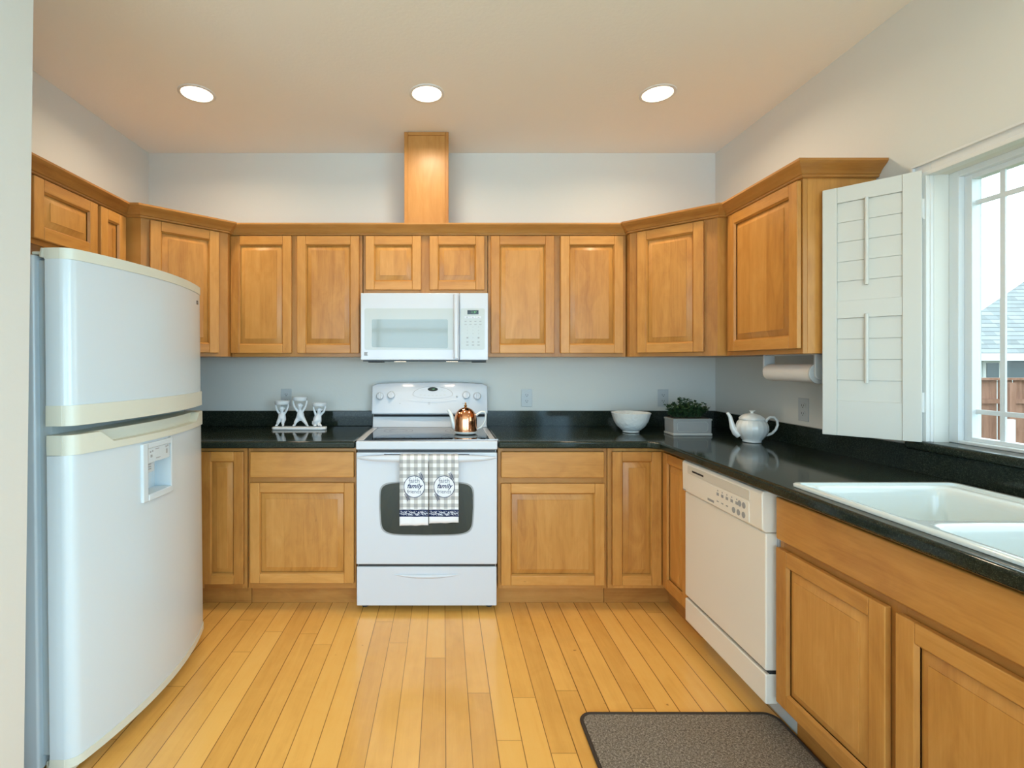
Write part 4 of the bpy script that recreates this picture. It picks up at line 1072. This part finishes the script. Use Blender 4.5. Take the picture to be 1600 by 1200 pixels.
t = thing('teapot', 'white fluted ceramic teapot standing at the wall below the paper towels', 'teapot', (1.634, 2.645, ZT))
def flute(a, z): return -.022 * abs(math.sin(a * 9)) * (1 if .012 < z < .118 else 0)
m = MB(); m.lathe([(.0, .0006), (.042, .0006), (.046, .004), (.044, .010), (.056, .024), (.070, .044), (.078, .068), (.077, .088), (.070, .106), (.060, .117), (.054, .120), (.0, .120)], 108, rib=flute); m.build('body', CERA, t, sharp=60)
m = MB(); m.lathe([(.060, .1202), (.060, .125), (.056, .132), (.046, .142), (.030, .150), (.012, .153), (.007, .156), (.008, .160), (.016, .165), (.016, .168), (.0, .169)], 40, rib=lambda a, z: .05 * math.sin(a * 6) * (.124 < z < .135)); m.build('lid', CERA, t, sharp=60)
dv = Vector((-.97, .25, 0)).normalized()
m = MB(); m.tube([tuple(dv * d + Vector((0, 0, z))) for d, z in ((.060, .036), (.078, .050), (.092, .075), (.098, .105), (.104, .132), (.114, .149), (.120, .152))], [.020, .0185, .0145, .0115, .0095, .008, .0065], 16); m.build('spout', CERA, t)
m = MB(); m.tube([tuple(-dv * d + Vector((0, 0, z))) for d, z in ((.062, .104), (.070, .122), (.085, .135), (.104, .134), (.117, .118), (.120, .095), (.112, .070), (.095, .050), (.074, .040), (.060, .039))], [.008, .0075, .007, .0068, .0066, .0066, .0066, .0068, .007, .0075], 12, 1.2); m.build('handle', CERA, t)

# ------------------------------------------------------------------ floor mat
t = thing('floor_mat', 'brown flecked kitchen mat with dark binding on the floor by the sink', 'mat', (0, 0, 0))
m = MB(); pl = rrect(.512, 1.246, .70, 1.886, .045, 8); m.prism(pl, 'z', .0005, .008); m.build('pile', MATF, t)
m = MB(); m.tube([(x, y, .0062) for x, y in pl + pl[:1]], .0056, 8, 1.3); m.build('binding', MATB, t)

# ------------------------------------------------------------------ recessed ceiling lights
def downlight(label, x, y, power=6.8):
    t = thing('recessed_light', label, 'ceiling light', (x, y, ZC), 0, 'recessed ceiling lights')
    m = MB(); n = 40; v = []; prof = [(.092, -.0002), (.092, -.003), (.086, -.006), (.078, -.0055), (.076, -.003), (.076, -.0002)]
    m2 = []; f = []
    for r, z in prof:
        for k in range(n): a = 2 * PI * k / n; m2.append((r * math.cos(a), r * math.sin(a), z))
    for i in range(len(prof) - 1):
        for k in range(n): f.append((i * n + k, i * n + (k + 1) % n, (i + 1) * n + (k + 1) % n, (i + 1) * n + k))
    m.mesh(m2, f); m.build('trim_ring', TRIM, t)
    m = MB(); m.prism(ellipse(0, 0, .0765, .0765, 40), 'z', -.0028, -.0005); m.build('lens', LENS, t)
    l = bpy.data.lights.new('lamp', 'AREA'); l.shape = 'DISK'; l.size = .15; l.spread = R(158); l.energy = power; l.color = WARM
    lo = bpy.data.objects.new('lamp', l); lo.parent = t; lo.location = (0, 0, -.008); COL.objects.link(lo)
    return t
downlight('lit recessed ceiling light at the left, above the fridge side', -1.29, 2.612)
downlight('lit recessed ceiling light in the middle, in front of the duct box', -.087, 2.612)
downlight('lit recessed ceiling light at the right, toward the window wall', 1.12, 2.612)
downlight('lit recessed ceiling light over the sink by the window', 1.40, 1.05, 2)
downlight('added unseen recessed light for fill over the middle of the open floor', -.4, -.6, 6)  # extra lamp behind the view, added for more light

# ------------------------------------------------------------------ outside the window
m = MB(); m.box(2.2, 60, -20, 60, -1.5, -1.3); struct('ground', m, GRASS)
t = thing('neighbor_house', 'pale neighbour house with grey shingled hip roof outside the window', 'house', (0, 0, 0))
m = MB(); m.prism([(13.6, 14.2), (27, 14.2), (27, 18), (17.9, 18)], 'z', -1.298, 1.60); m.build('wall', SIDING, t)
m = MB(); A, B, C_, D_ = (13.0, 13.7, 1.60), (27.6, 13.7, 1.60), (27.6, 18.4, 1.60), (17.5, 18.4, 1.60); E_, F_ = (18.6, 15.8, 4.1), (24, 15.8, 4.1)
m.mesh([A, B, C_, D_, E_, F_], [(0, 1, 5, 4), (1, 2, 5), (2, 3, 4, 5), (3, 0, 4), (3, 2, 1, 0)]); m.build('roof', SHING, t)
m = MB(); m.box(13.0, 27.6, 13.62, 13.70, 1.42, 1.62); m.build('gutter', SIDING, t)
for x0, x1, z0, z1 in ((15.40, 15.75, .92, 1.36), (15.98, 17.4, .92, 1.42)):
    m = MB(); m.box(x0, x1, 14.15, 14.199, z0, z1); w = m.build('window', HGLS, t)
    m = MB(); m.box(x0 - .08, x1 + .08, 14.16, 14.198, z0 - .08, z0); m.box(x0 - .08, x1 + .08, 14.16, 14.198, z1, z1 + .08); m.box(x0 - .08, x0, 14.16, 14.198, z0, z1); m.box(x1, x1 + .08, 14.16, 14.198, z0, z1); m.build('window_frame', TRIM, w)
t = thing('fence', 'brown cedar board fence across the yard outside the window', 'fence', (0, 0, 0))
m = MB(); rnd = random.Random(5); x = 3.2
while x < 18:
    w = .135; yy = 9.0 + rnd.choice((0, .03)); m.box(x, x + w, yy, yy + .02, -1.298, 1.04); x += w + .004
m.build('boards', FENCE, t)
m = MB(); m.box(3.2, 18.1, 8.93, 9.09, 1.04, 1.08); m.box(3.2, 18.1, 8.96, 8.998, .62, .70); m.build('rail', FENCE, t)
for x in (4.0, 6.4, 8.0, 9.25, 10.05, 11.6, 14.0, 16.4):
    m = MB(); m.box(x, x + .11, 8.86, 8.97, -1.298, 1.0); m.build('post', FENCE, t)
m = MB(); m.box(7.93, 8.0, 6.98, 7.05, -1.298, .55)
tag(m.build('garden_post', TRIM), 'slim white post standing in the yard before the fence', 'post')
